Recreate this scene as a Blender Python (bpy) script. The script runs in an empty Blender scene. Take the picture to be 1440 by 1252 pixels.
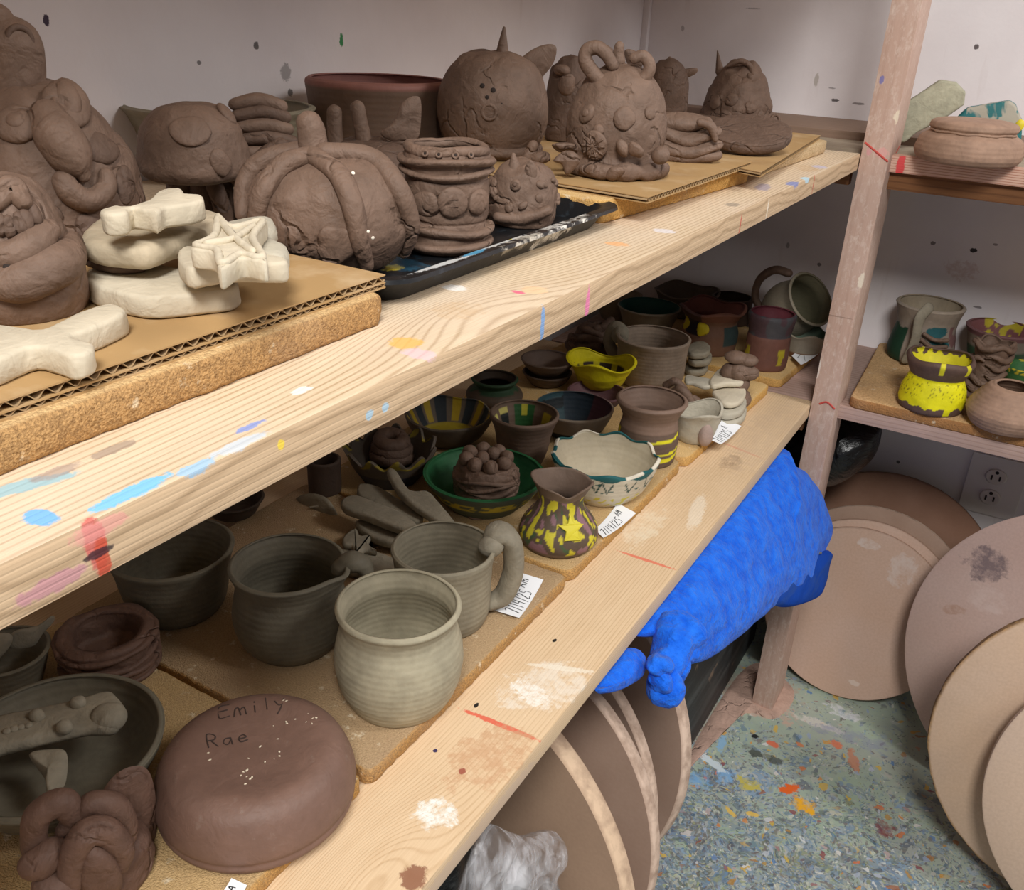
import bpy, bmesh, math, random
import numpy as np
from mathutils import Vector, Matrix, noise

PI = math.pi
random.seed(7)
scn = bpy.context.scene
LINK = scn.collection.objects.link

# ------------------------------------------------------------------ profiles
# (radius, height) pairs, both relative to the largest radius and the height
MUG_PROFILE = [(0.7, 0), (0.78, 0.02), (0.93, 0.2), (1, 0.42), (0.97, 0.62), (0.885, 0.8), (0.9, 0.9), (0.96, 0.97), (0.94, 1)]
MUGMID_PROFILE = [(0.62, 0), (0.74, 0.03), (0.93, 0.2), (1, 0.42), (0.95, 0.62), (0.9, 0.78), (0.95, 0.92), (0.99, 0.98), (0.96, 1)]
MUGST_PROFILE = [(0.76, 0), (0.84, 0.03), (0.92, 0.2), (0.93, 0.5), (0.95, 0.8), (1, 0.97), (0.97, 1)]
BOWL_PROFILE = [(0.55, 0), (0.62, 0.03), (0.72, 0.2), (0.82, 0.5), (0.93, 0.85), (1, 0.98), (0.97, 1)]
CYL_PROFILE = [(0.9, 0), (0.95, 0.04), (0.97, 0.3), (0.97, 0.7), (1, 0.95), (0.96, 1)]
DEEP_PROFILE = [(0.64, 0), (0.71, 0.04), (0.8, 0.2), (0.87, 0.5), (0.93, 0.8), (1, 0.97), (0.98, 1)]
WIDE_PROFILE = [(0.55, 0), (0.6, 0.05), (0.78, 0.3), (0.92, 0.65), (1, 0.95), (0.98, 1)]
FLAT_PROFILE = [(0.6, 0), (0.65, 0.1), (0.85, 0.5), (1, 0.95), (0.98, 1)]
DISH_PROFILE = [(0.93, 0), (0.98, 0.06), (1, 0.2), (0.99, 0.4), (0.9, 0.6), (0.86, 0.78), (0.78, 0.93), (0.7, 1)]
BALL_PROFILE = [(0.5, 0), (0.75, 0.08), (0.95, 0.3), (1, 0.5), (0.93, 0.72), (0.7, 0.9), (0.4, 0.98), (0.05, 1)]
DOME_PROFILE = [(0.9, 0), (0.97, 0.08), (1, 0.3), (0.96, 0.55), (0.8, 0.8), (0.5, 0.95), (0.05, 1)]
JUG_PROFILE = [(0.72, 0), (0.88, 0.03), (1, 0.16), (0.98, 0.3), (0.8, 0.46), (0.62, 0.6), (0.56, 0.72), (0.6, 0.86), (0.7, 1)]
VASE_PROFILE = [(0.72, 0), (0.8, 0.03), (0.84, 0.2), (0.85, 0.45), (0.78, 0.66), (0.8, 0.76), (0.95, 0.92), (1, 0.97), (0.96, 1)]
CUP_PROFILE = [(0.55, 0), (0.6, 0.04), (0.72, 0.3), (0.78, 0.55), (0.85, 0.75), (0.97, 0.95), (0.95, 1)]
PINCH_PROFILE = [(0.7, 0), (0.85, 0.08), (1, 0.35), (0.95, 0.55), (0.72, 0.85), (0.6, 0.97), (0.52, 1)]
NECK_PROFILE = [(0.85, 0), (0.95, 0.05), (1, 0.22), (0.95, 0.4), (0.72, 0.62), (0.68, 0.72), (0.82, 0.92), (0.8, 1)]
CONE_PROFILE = [(0.95, 0), (1, 0.08), (0.97, 0.3), (0.8, 0.6), (0.55, 0.85), (0.3, 0.97), (0.05, 1)]
DISC_PROFILE = [(0.95, 0), (1, 0.2), (1, 0.75), (0.95, 1)]

# ------------------------------------------------------------------ colours
def lin(h):
    h = h.lstrip('#')
    o = []
    for i in (0, 2, 4):
        c = int(h[i:i + 2], 16) / 255
        o.append(c / 12.92 if c <= .04045 else ((c + .055) / 1.055) ** 2.4)
    return tuple(o)

def rgba(h):
    return lin(h) + (1.0,)

# ------------------------------------------------------------------ materials
class NT:
    def __init__(self, name):
        self.m = bpy.data.materials.new(name)
        self.m.use_nodes = True
        self.t = self.m.node_tree
        self.b = self.t.nodes['Principled BSDF']
        self.tc = self.t.nodes.new('ShaderNodeTexCoord').outputs['Object']

    def n(self, kind, **kw):
        nd = self.t.nodes.new('ShaderNode' + kind)
        for k, v in kw.items():
            setattr(nd, k, v)
        return nd

    def l(self, a, b):
        self.t.links.new(a, b)

    def set(self, sock, v):
        if hasattr(v, 'is_linked') or isinstance(v, bpy.types.NodeSocket):
            self.l(v, sock)
        else:
            sock.default_value = v

    def mapping(self, scale=(1, 1, 1), loc=(0, 0, 0), rot=(0, 0, 0), kind='POINT', vec=None):
        mp = self.n('Mapping', vector_type=kind)
        mp.inputs['Scale'].default_value = scale
        mp.inputs['Location'].default_value = loc
        mp.inputs['Rotation'].default_value = rot
        self.l(vec or self.tc, mp.inputs['Vector'])
        return mp.outputs['Vector']

    def noise(self, scale, detail=4, vec=None, rough=.55, dist=0.0, color=False):
        nd = self.n('TexNoise')
        nd.inputs['Scale'].default_value = scale
        nd.inputs['Detail'].default_value = detail
        nd.inputs['Roughness'].default_value = rough
        nd.inputs['Distortion'].default_value = dist
        self.l(vec or self.tc, nd.inputs['Vector'])
        return nd.outputs['Color' if color else 'Fac']

    def voronoi(self, scale, vec=None, feature='F1', out='Distance'):
        nd = self.n('TexVoronoi', feature=feature)
        nd.inputs['Scale'].default_value = scale
        self.l(vec or self.tc, nd.inputs['Vector'])
        return nd.outputs[out]

    def ramp(self, fac, stops):
        nd = self.n('ValToRGB')
        cr = nd.color_ramp
        while len(cr.elements) < len(stops):
            cr.elements.new(.5)
        for e, (p, c) in zip(cr.elements, stops):
            e.position = p
            e.color = c if len(c) == 4 else tuple(c) + (1,)
        self.l(fac, nd.inputs['Fac'])
        return nd.outputs['Color']

    def range(self, v, a, b, c=0.0, d=1.0):
        nd = self.n('MapRange')
        for i, x in enumerate((a, b, c, d)):
            nd.inputs[i + 1].default_value = x
        self.l(v, nd.inputs[0])
        return nd.outputs[0]

    def math(self, op, a, b=0.0, c=None):
        nd = self.n('Math', operation=op)
        self.set(nd.inputs[0], a)
        self.set(nd.inputs[1], b)
        if c is not None:
            self.set(nd.inputs[2], c)
        return nd.outputs[0]

    def mix(self, fac, a, b, blend='MIX'):
        nd = self.n('Mix', data_type='RGBA', blend_type=blend)
        self.set(nd.inputs[0], fac)
        self.set(nd.inputs[6], a)
        self.set(nd.inputs[7], b)
        return nd.outputs[2]

    def bump(self, h, strength, dist, prev=None):
        nd = self.n('Bump')
        nd.inputs['Strength'].default_value = strength
        nd.inputs['Distance'].default_value = dist
        self.l(h, nd.inputs['Height'])
        if prev is not None:
            self.l(prev, nd.inputs['Normal'])
        return nd.outputs['Normal']

    def sep(self, vec=None):
        nd = self.n('SeparateXYZ')
        self.l(vec or self.tc, nd.inputs[0])
        return nd.outputs

    def splats(self, col, marks, rag=.5, ragscale=120, size=1.0):
        """paint marks: (centre, radii, rot_z, colour, strength)"""
        nz = self.math('SUBTRACT', self.noise(ragscale, 6, rough=.7), .5)
        nzl = self.math('SUBTRACT', self.noise(ragscale * .3, 4, rough=.6, dist=.6), .5)
        gaps = self.range(self.noise(ragscale * .55, 6, rough=.75), .36, .56)
        for c, r, rz, h, s in marks:
            v = self.mapping(scale=tuple(k * size for k in r), loc=c, rot=(0, 0, rz), kind='TEXTURE')
            ln = self.n('VectorMath', operation='LENGTH')
            self.l(v, ln.inputs[0])
            d = self.math('MULTIPLY_ADD', nz, rag * 4.5, ln.outputs['Value'])
            f = self.range(d, 1.12, .88, 0, s)
            if sorted(r)[1] * size > .011:
                d = self.math('MULTIPLY_ADD', nzl, rag * 5, d)
                f = self.math('MULTIPLY', self.range(d, 1.12, .88, 0, s), gaps)
            col = self.mix(f, col, rgba(h))
        return col

    def done(self, col=None, rough=None, normal=None, **kw):
        if col is not None:
            self.set(self.b.inputs['Base Color'], col)
        if rough is not None:
            self.set(self.b.inputs['Roughness'], rough)
        if normal is not None:
            self.l(normal, self.b.inputs['Normal'])
        for k, v in kw.items():
            self.set(self.b.inputs[k.replace('_', ' ')], v)
        return self.m


def clay(name, color=None, rough=.72, rings=0.0, lump=.35, dust=None, dustamt=.5, var=.22, spec=.3):
    m = NT(name)
    if color is None:
        at = m.n('Attribute', attribute_name='Col')
        base = at.outputs['Color']
    else:
        base = rgba(color)
    n1 = m.noise(38, 6)
    n2 = m.noise(160, 5)
    shade = m.range(m.math('ADD', m.math('MULTIPLY', n1, .7), m.math('MULTIPLY', n2, .3)), .3, .7, 1 - var, 1 + var)
    g = m.n('CombineColor')
    for i in range(3):
        m.l(shade, g.inputs[i])
    col = m.mix(1.0, base, g.outputs[0], 'MULTIPLY')
    if dust:
        f = m.range(m.noise(70, 7, rough=.7), .62, .75, 0, dustamt)
        col = m.mix(f, col, rgba(dust))
    nb = m.bump(m.noise(55, 3, dist=.8), lump, .004)
    if lump > .55:
        wv = m.mix(.035, m.tc, m.noise(30, 3, color=True))
        cr = m.range(m.voronoi(26, vec=wv, feature='DISTANCE_TO_EDGE'), 0, .05)
        mk = m.range(m.noise(17, 3), .50, .60)
        cr = m.math('MULTIPLY_ADD', m.math('SUBTRACT', cr, 1.0), mk, 1.0)
        nb = m.bump(cr, .75, .003, nb)
    nb = m.bump(m.noise(330, 6), lump * .7, .0012, nb)
    if rings:
        w = m.n('TexWave', wave_type='BANDS', bands_direction='Z')
        w.inputs['Scale'].default_value = 55
        w.inputs['Distortion'].default_value = 1.2
        w.inputs['Detail'].default_value = 3
        m.l(m.tc, w.inputs['Vector'])
        nb = m.bump(w.outputs['Fac'], rings, .002, nb)
    return m.done(col, rough, nb, Specular_IOR_Level=spec)

# ------------------------------------------------------------------ mesh tools
def spline(pts, n):
    P = np.array(pts, float)
    k = len(P)
    if k == 2:
        t = np.linspace(0, 1, n)[:, None]
        return P[0] * (1 - t) + P[1] * t
    out = []
    for u in np.linspace(0, k - 1, n):
        i = min(int(u), k - 2)
        f = u - i
        a, b, c, d = P[max(i - 1, 0)], P[i], P[i + 1], P[min(i + 2, k - 1)]
        out.append(.5 * ((2 * b) + (c - a) * f + (2 * a - 5 * b + 4 * c - d) * f * f + (3 * b - a - 3 * c + d) * f ** 3))
    return np.array(out)

def nz(p, s=1.0, seed=0.0):
    return noise.noise(Vector((p[0] * s + seed * 1.37, p[1] * s - seed * 2.1, p[2] * s + seed)))

def build(name, geo, mat, parent=None, loc=None, rotz=0.0, cols=None, sharp=None):
    """links ONE mesh object"""
    if isinstance(geo, list):
        geo = join(geo)
    V, F = geo
    me = bpy.data.meshes.new(name)
    me.from_pydata([tuple(map(float, v)) for v in V], [], F)
    me.validate()
    me.polygons.foreach_set('use_smooth', [True] * len(me.polygons))
    if sharp:
        me.set_sharp_from_angle(angle=sharp)
    if cols is not None:
        a = me.color_attributes.new('Col', 'FLOAT_COLOR', 'POINT')
        a.data.foreach_set('color', np.array([tuple(c) + (1.0,) for c in cols], 'f').ravel())
    me.materials.append(mat)
    me.update()
    o = bpy.data.objects.new(name, me)
    LINK(o)
    if parent is not None:
        o.parent = parent
    if loc is not None:
        o.location = loc
        o.rotation_euler = (0, 0, rotz)
    return o

def join(gs):
    V, F, k = [], [], 0
    for v, f in gs:
        V += list(v)
        F += [tuple(i + k for i in q) for q in f]
        k += len(v)
    return V, F

def tag(o, label, cat, group=None, kind=None):
    o['label'] = label
    o['category'] = cat
    if group:
        o['group'] = group
    if kind:
        o['kind'] = kind
    return o

def empty(name, loc, label, cat, rotz=0.0, group=None):
    o = bpy.data.objects.new(name, None)
    o.empty_display_size = .02
    LINK(o)
    o.location = loc
    o.rotation_euler = (0, 0, rotz)
    return tag(o, label, cat, group)

_ico = {}
def ball(c, r, rot=None, amp=0.0, freq=40.0, seed=0.0, sub=3):
    if sub not in _ico:
        bm = bmesh.new()
        bmesh.ops.create_icosphere(bm, subdivisions=sub, radius=1)
        _ico[sub] = (np.array([v.co[:] for v in bm.verts]), [tuple(v.index for v in f.verts) for f in bm.faces])
        bm.free()
    B, F = _ico[sub]
    if not hasattr(r, '__len__'):
        r = (r, r, r)
    V = B * np.array(r)
    if amp:
        k = freq
        V = np.array([v * (1 + amp * nz(v, k, seed) + .4 * amp * nz(v, k * 2.7, seed + 5)) for v in V])
    if rot is not None:
        V = V @ np.array(rot.to_3x3()).T
    return V + np.array(c), F

def toward(N, spin=0.0):
    """rotation that takes +Z onto N"""
    return Vector(N).to_track_quat('Z', 'Y').to_matrix() @ Matrix.Rotation(spin, 3, 'Z')

def tube(pts, rad, n=12, m=None, amp=0.0, freq=60.0, seed=0.0, flat=1.0, closed=False, flatdir=None):
    m = m or max(10, 5 * len(pts))
    if closed:
        pts = list(pts) + [pts[0]]
    if not hasattr(rad, '__len__'):
        rad = [rad] * len(pts)
    if len(rad) != len(pts):
        rad = list(np.interp(np.linspace(0, 1, len(pts)), np.linspace(0, 1, len(rad)), rad))
    S = spline([tuple(p) + (r,) for p, r in zip(pts, rad)], m)
    P, Rr = S[:, :3], np.abs(S[:, 3])
    T = np.gradient(P, axis=0)
    T /= np.linalg.norm(T, axis=1)[:, None] + 1e-9
    up = np.array(flatdir if flatdir is not None else (0.31, 0.17, .93), float)
    rows = []
    if not closed:
        for a in (80, 50, 25):
            a = math.radians(a)
            rows.append((P[0] - T[0] * Rr[0] * math.sin(a), T[0], Rr[0] * math.cos(a)))
    for i in range(m - (1 if closed else 0)):
        rows.append((P[i], T[i], Rr[i]))
    if not closed:
        for a in (25, 50, 80):
            a = math.radians(a)
            rows.append((P[-1] + T[-1] * Rr[-1] * math.sin(a), T[-1], Rr[-1] * math.cos(a)))
    V, F = [], []
    side = None
    for p, t, r in rows:
        if side is None:
            side = np.cross(t, up)
            if np.linalg.norm(side) < .05:
                side = np.cross(t, (1, 0, 0))
        else:
            side = side - t * (side @ t)
        side = side / (np.linalg.norm(side) + 1e-9)
        w = np.cross(t, side)
        for j in range(n):
            a = 2 * PI * j / n
            q = side * math.cos(a) + w * math.sin(a) * flat
            k = 1 + (amp * nz(p + q * r, freq, seed) if amp else 0)
            V.append(p + q * r * k)
    R = len(rows)
    for i in range(R if closed else R - 1):
        for j in range(n):
            a, b = i * n + j, i * n + (j + 1) % n
            c, d = ((i + 1) % R) * n + (j + 1) % n, ((i + 1) % R) * n + j
            F.append((a, b, c, d))
    if not closed:
        F.append(tuple(range(n - 1, -1, -1)))
        F.append(tuple((R - 1) * n + j for j in range(n)))
    return V, F

def prof_at(prof, h):
    hs = [q[1] for q in prof]
    rs = [q[0] for q in prof]
    return float(np.interp(h, hs, rs))

def surf(prof, R, H, t, h, out=0.0):
    """point and outward normal on a turned surface"""
    r = prof_at(prof, h)
    e = .03
    h0, h1 = max(0, h - e), min(1, h + e)
    dr = (prof_at(prof, h1) - prof_at(prof, h0)) * R
    dz = (h1 - h0) * H
    N = np.array((dz * math.cos(t), dz * math.sin(t), -dr))
    N /= np.linalg.norm(N)
    P = np.array((r * R * math.cos(t), r * R * math.sin(t), h * H)) + N * out
    return P, N

def lathe(prof, R, H, wall=.10, closed=False, seg=72, rows=26, wob=.012, seed=0.0, lump=0.0, lfreq=30.0,
          deform=None, col=None, floor=.10, ox=1.0, oy=1.0, throw=0.0):
    """turned pot; deform(t,h,ins,r,z)->(r,z); col(t,h,ins)->hex"""
    S = spline(prof, rows)
    prow = [(max(r, 0), h, 0) for r, h in S]
    if not closed:
        rt, ht = prow[-1][0], prow[-1][1]
        prow += [(rt - wall * .25, ht + wall * .22 * R / H, 0), (rt - wall * .6, ht + wall * .2 * R / H, 1)]
        for r, h in S[::-1]:
            if h > floor:
                prow.append((max(r - wall, .04), h, 1))
        prow += [(max(prow[-1][0] * .75, .03), floor, 1), (max(prow[-1][0] * .4, .02), floor * .9, 1)]
    V, C = [(0, 0, 0)], [lin(col(0, 0, 0)) if col else None]
    for r, h, ins in prow:
        for j in range(seg):
            t = 2 * PI * j / seg
            tt = t if t <= PI else t - 2 * PI
            c, s = math.cos(t), math.sin(t)
            q = r * (1 + wob * (nz((c * 1.1, s * 1.1, h * .8), 1.0, seed) * 2 + nz((c, s, h * 5), 1.6, seed + 3)))
            if throw:
                q += throw * math.sin(h * 38 + t * .5 + seed) * (1 if not ins else .7)
            x, z = q * R, h * H
            if deform:
                x, z = deform(tt, h, ins, x, z)
            p = np.array((x * c * ox, x * s * oy, z))
            if lump:
                k = lump * nz(p, lfreq, seed) + lump * .5 * nz(p, lfreq * 2.3, seed + 9)
                p = p * (1 + k) if closed else p * (1 + k * np.array((1, 1, .6 * min(1, h * 2))))
            V.append(p)
            if col:
                C.append(lin(col(tt, h, ins)))
    last = prow[-1]
    if closed:
        V.append((0, 0, prow[-1][1] * H if not deform else V[-1][2]))
    else:
        V.append((0, 0, last[1] * H))
    if col:
        C.append(lin(col(0, last[1], 1)))
    F = []
    n = len(prow)
    for j in range(seg):
        F.append((0, 1 + (j + 1) % seg, 1 + j))
        F.append((len(V) - 1, 1 + (n - 1) * seg + j, 1 + (n - 1) * seg + (j + 1) % seg))
    for i in range(n - 1):
        for j in range(seg):
            a, b = 1 + i * seg + j, 1 + i * seg + (j + 1) % seg
            F.append((a, b, b + seg, a + seg))
    return (V, F), (C if col else None)

def outline(pts, step, closed=True, smooth=True):
    P = [np.array(p[:2], float) for p in pts]
    if smooth:
        k = len(P)
        Q = spline([P[-1]] + P + [P[0], P[1]], (k + 3) * 10)
        Q = Q[10 * (k + 3) // (k + 2): ]
        # keep exactly one turn
        full = spline([P[i % k] for i in range(-1, k + 2)], 12 * (k + 2) + 1)
        Q = full[12:12 * (k + 1)]
    else:
        Q = np.array(P)
    L = [0.0]
    for i in range(len(Q)):
        L.append(L[-1] + np.linalg.norm(Q[(i + 1) % len(Q)] - Q[i]))
    m = max(8, int(L[-1] / step))
    out = []
    for d in np.linspace(0, L[-1], m, endpoint=False):
        i = min(np.searchsorted(L, d, 'right') - 1, len(Q) - 1)
        f = (d - L[i]) / max(L[i + 1] - L[i], 1e-9)
        out.append(Q[i] * (1 - f) + Q[(i + 1) % len(Q)] * f)
    return np.array(out)

def slab(pts, t, bev=.003, step=.003, jit=0.0, jfreq=120.0, seed=0.0, smooth=True, z0=0.0, bulge=0.0):
    """flat piece, outline pts (metres, xy), from z0 to z0+t with rounded edges"""
    O = outline(pts, step, smooth=smooth)
    area = sum(O[i][0] * O[(i + 1) % len(O)][1] - O[(i + 1) % len(O)][0] * O[i][1] for i in range(len(O)))
    if area < 0:
        O = O[::-1]
    n = len(O)
    T = np.roll(O, -1, 0) - np.roll(O, 1, 0)
    T /= np.linalg.norm(T, axis=1)[:, None] + 1e-9
    N = np.stack([T[:, 1], -T[:, 0]], 1)
    rows = [(bev, 0), (bev * .3, bev * .3), (0, bev), (0, t * .5), (0, t - bev), (bev * .3, t - bev * .3), (bev, t)]
    V = []
    for ins, z in rows:
        for i in range(n):
            p = O[i] - N[i] * ins
            if jit:
                k = nz((p[0], p[1], z), jfreq, seed) * jit + nz((p[0], p[1], z), jfreq * 2.6, seed + 3) * jit * .6
                p = p + N[i] * k
            V.append((p[0], p[1], z0 + z))
    F = []
    for k in range(len(rows) - 1):
        for i in range(n):
            a, b = k * n + i, k * n + (i + 1) % n
            F.append((a, b, b + n, a + n))
    F.append(tuple(range(n - 1, -1, -1)))
    F.append(tuple((len(rows) - 1) * n + i for i in range(n)))
    bm = bmesh.new()
    vs = [bm.verts.new(v) for v in V]
    for f in F:
        try:
            bm.faces.new([vs[i] for i in f])
        except ValueError:
            pass
    bm.normal_update()
    big = [f for f in bm.faces if len(f.verts) > 4]
    bmesh.ops.triangulate(bm, faces=big, ngon_method='EAR_CLIP')
    bm.verts.index_update()
    G = ([np.array(v.co[:]) for v in bm.verts], [tuple(v.index for v in f.verts) for f in bm.faces])
    bm.free()
    return G

def pillow(O, up, T, rings=9, amp=0.0, freq=40.0, seed=0.0, both=True, power=.5):
    """soft body inside a star-shaped 3D outline; up = thickness direction, T = half thickness"""
    O = np.array(O, float)
    k = len(O)
    O = spline([O[i % k] for i in range(-1, k + 2)], 10 * (k + 2) + 1)[10:10 * (k + 1)]
    c = O.mean(0)
    up = np.array(up, float) / np.linalg.norm(up)
    n = len(O)
    V, F = [], []
    def layer(sgn):
        base = len(V)
        V.append(c + up * T * sgn)
        for s in np.linspace(1 / rings, 1, rings):
            for i in range(n):
                p = c + (O[i] - c) * s
                w = T * max(0, 1 - s * s) ** power * sgn
                q = p + up * w
                if amp:
                    q = q + up * amp * nz(q, freq, seed) * (1 - s ** 4) + (O[i] - c) * amp * 2 * nz(q, freq, seed + 4)
                V.append(q)
        for i in range(n):
            a, b = base + 1 + i, base + 1 + (i + 1) % n
            F.append((base, a, b) if sgn > 0 else (base, b, a))
        for r in range(rings - 1):
            for i in range(n):
                a = base + 1 + r * n + i
                b = base + 1 + r * n + (i + 1) % n
                F.append((a, a + n, b + n, b) if sgn > 0 else (a, b, b + n, a + n))
        return base
    layer(1)
    layer(-1 if both else -.15)
    return V, F

def box(x0, x1, y0, y1, z0, z1, bev=.0015):
    bm = bmesh.new()
    bmesh.ops.create_cube(bm, size=1)
    for v in bm.verts:
        v.co = (x0 + (v.co.x + .5) * (x1 - x0), y0 + (v.co.y + .5) * (y1 - y0), z0 + (v.co.z + .5) * (z1 - z0))
    if bev:
        bmesh.ops.bevel(bm, geom=list(bm.edges), offset=bev, segments=2, affect='EDGES', profile=.7)
    bm.verts.index_update()
    G = ([np.array(v.co[:]) for v in bm.verts], [tuple(v.index for v in f.verts) for f in bm.faces])
    bm.free()
    return G

def facing(x, y):
    return math.atan2(-y, -x)

def xf(geo, M):
    V, F = geo
    A = np.array(M.to_3x3())
    b = np.array(M.translation) if len(M) == 4 else np.zeros(3)
    return [A @ np.array(v) + b for v in V], F

def on(pts, out=0.0, prof=None, R=1, H=1):
    return [surf(prof, R, H, t, h, out)[0] for t, h in pts]

# ------------------------------------------------------------------ materials in use
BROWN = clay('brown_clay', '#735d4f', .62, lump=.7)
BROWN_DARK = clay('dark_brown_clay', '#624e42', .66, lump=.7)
BROWN_DUSTY = clay('dusty_brown_clay', '#684f43', .6, lump=.7)
TAN_CLAY = clay('tan_clay', '#9d7f6b', .7, lump=.25, rings=.15)
GREY = clay('grey_green_clay', '#8c8471', .66, rings=.12, lump=.15)
GREY_DARK = clay('damp_grey_clay', '#6d6758', .62, rings=.10, lump=.18)
GREY_ROUGH = clay('hand_built_grey_clay', '#8b8372', .72, lump=.5)
WHITE = clay('dry_white_clay', '#cabfa9', .85, lump=.4, var=.1)
GREYWHITE = clay('dry_grey_clay', '#b5ae9d', .85, lump=.4, var=.12)
PAINTED = clay('painted_clay', None, .6, lump=.25, var=.15)
PAINTED_RINGS = clay('painted_thrown_clay', None, .6, rings=.08, lump=.15, var=.12)
TERRA = clay('terracotta_clay', '#6e584b', .7, rings=.06, lump=.15)

def plain(name, col, rough=.6, **kw):
    return NT(name).done(rgba(col), rough, **kw)

INK = plain('black_ink', '#17171a', .6)
PAPER = plain('white_paper', '#eef0f3', .8)
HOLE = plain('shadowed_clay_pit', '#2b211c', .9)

def wood(name, light, dark, knots=(), marks=(), axis='Y', freq=260.0, rough=.6, red=None, contrast=1.0, front=None, speck=None):
    m = NT(name)
    s = m.sep()
    a, b = (s[0], s[1]) if axis == 'Y' else ((s[1], s[0]) if axis == 'X' else (s[0], s[2]))
    other = s[2] if axis in 'XY' else s[1]
    st = {'Y': (6, .9, 6), 'X': (.9, 6, 6), 'Z': (6, 6, .9)}[axis]
    wv = m.noise(1.6, 2, vec=m.mapping(scale=st))
    g = m.math('ADD', a, m.math('MULTIPLY', other, 1.35))
    g = m.math('MULTIPLY_ADD', wv, .022, g)
    for c, w, amp in knots:
        v = m.mapping(scale=w, loc=c, kind='TEXTURE')
        ln = m.n('VectorMath', operation='LENGTH')
        m.l(v, ln.inputs[0])
        e = m.math('EXPONENT', m.math('MULTIPLY', m.math('MULTIPLY', ln.outputs['Value'], ln.outputs['Value']), -1.0))
        g = m.math('MULTIPLY_ADD', e, amp, g)
    ph = m.math('SINE', m.math('MULTIPLY', g, freq * 3.4))
    ph = m.math('MULTIPLY_ADD', ph, .5, .5)
    line = m.math('POWER', ph, 5.0)
    wide = m.math('MULTIPLY_ADD', m.math('SINE', m.math('MULTIPLY', g, freq * .37)), .5, .5)
    fib = m.noise(60, 5, vec=m.mapping(scale={'Y': (14, .5, 14), 'X': (.5, 14, 14), 'Z': (14, 14, .5)}[axis]))
    f = m.math('ADD', m.math('MULTIPLY', line, .50 * contrast), m.math('MULTIPLY', wide, .10 * contrast))
    f = m.math('ADD', f, m.math('MULTIPLY', m.range(fib, .3, .7), .3))
    col = m.mix(f, rgba(light), rgba(dark))
    bl = m.range(m.noise(9, 4), .42, .72, 0, .4)
    if red:
        col = m.mix(bl, col, rgba(red))
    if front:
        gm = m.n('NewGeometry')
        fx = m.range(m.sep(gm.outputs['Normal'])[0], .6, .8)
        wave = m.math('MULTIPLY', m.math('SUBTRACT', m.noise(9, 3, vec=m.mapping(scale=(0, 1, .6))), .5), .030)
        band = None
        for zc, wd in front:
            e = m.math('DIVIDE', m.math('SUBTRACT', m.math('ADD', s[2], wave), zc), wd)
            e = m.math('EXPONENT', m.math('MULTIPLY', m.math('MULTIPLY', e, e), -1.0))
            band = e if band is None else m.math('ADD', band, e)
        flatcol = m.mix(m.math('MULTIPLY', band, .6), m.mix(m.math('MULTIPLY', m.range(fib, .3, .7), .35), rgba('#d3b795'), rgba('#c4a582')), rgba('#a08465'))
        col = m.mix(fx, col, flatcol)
    if speck:
        col = m.mix(m.range(m.noise(190, 5, rough=.7, vec=m.mapping(scale=(1, 1, .45))), .5, .72, 0, .7), col, rgba(speck))
    col = m.splats(col, marks, .35, 200, .85)
    nb = m.bump(m.math('ADD', m.math('MULTIPLY', line, -.5), fib), .25, .0008)
    return m.done(col, rough, nb, Specular_IOR_Level=.3)

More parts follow.
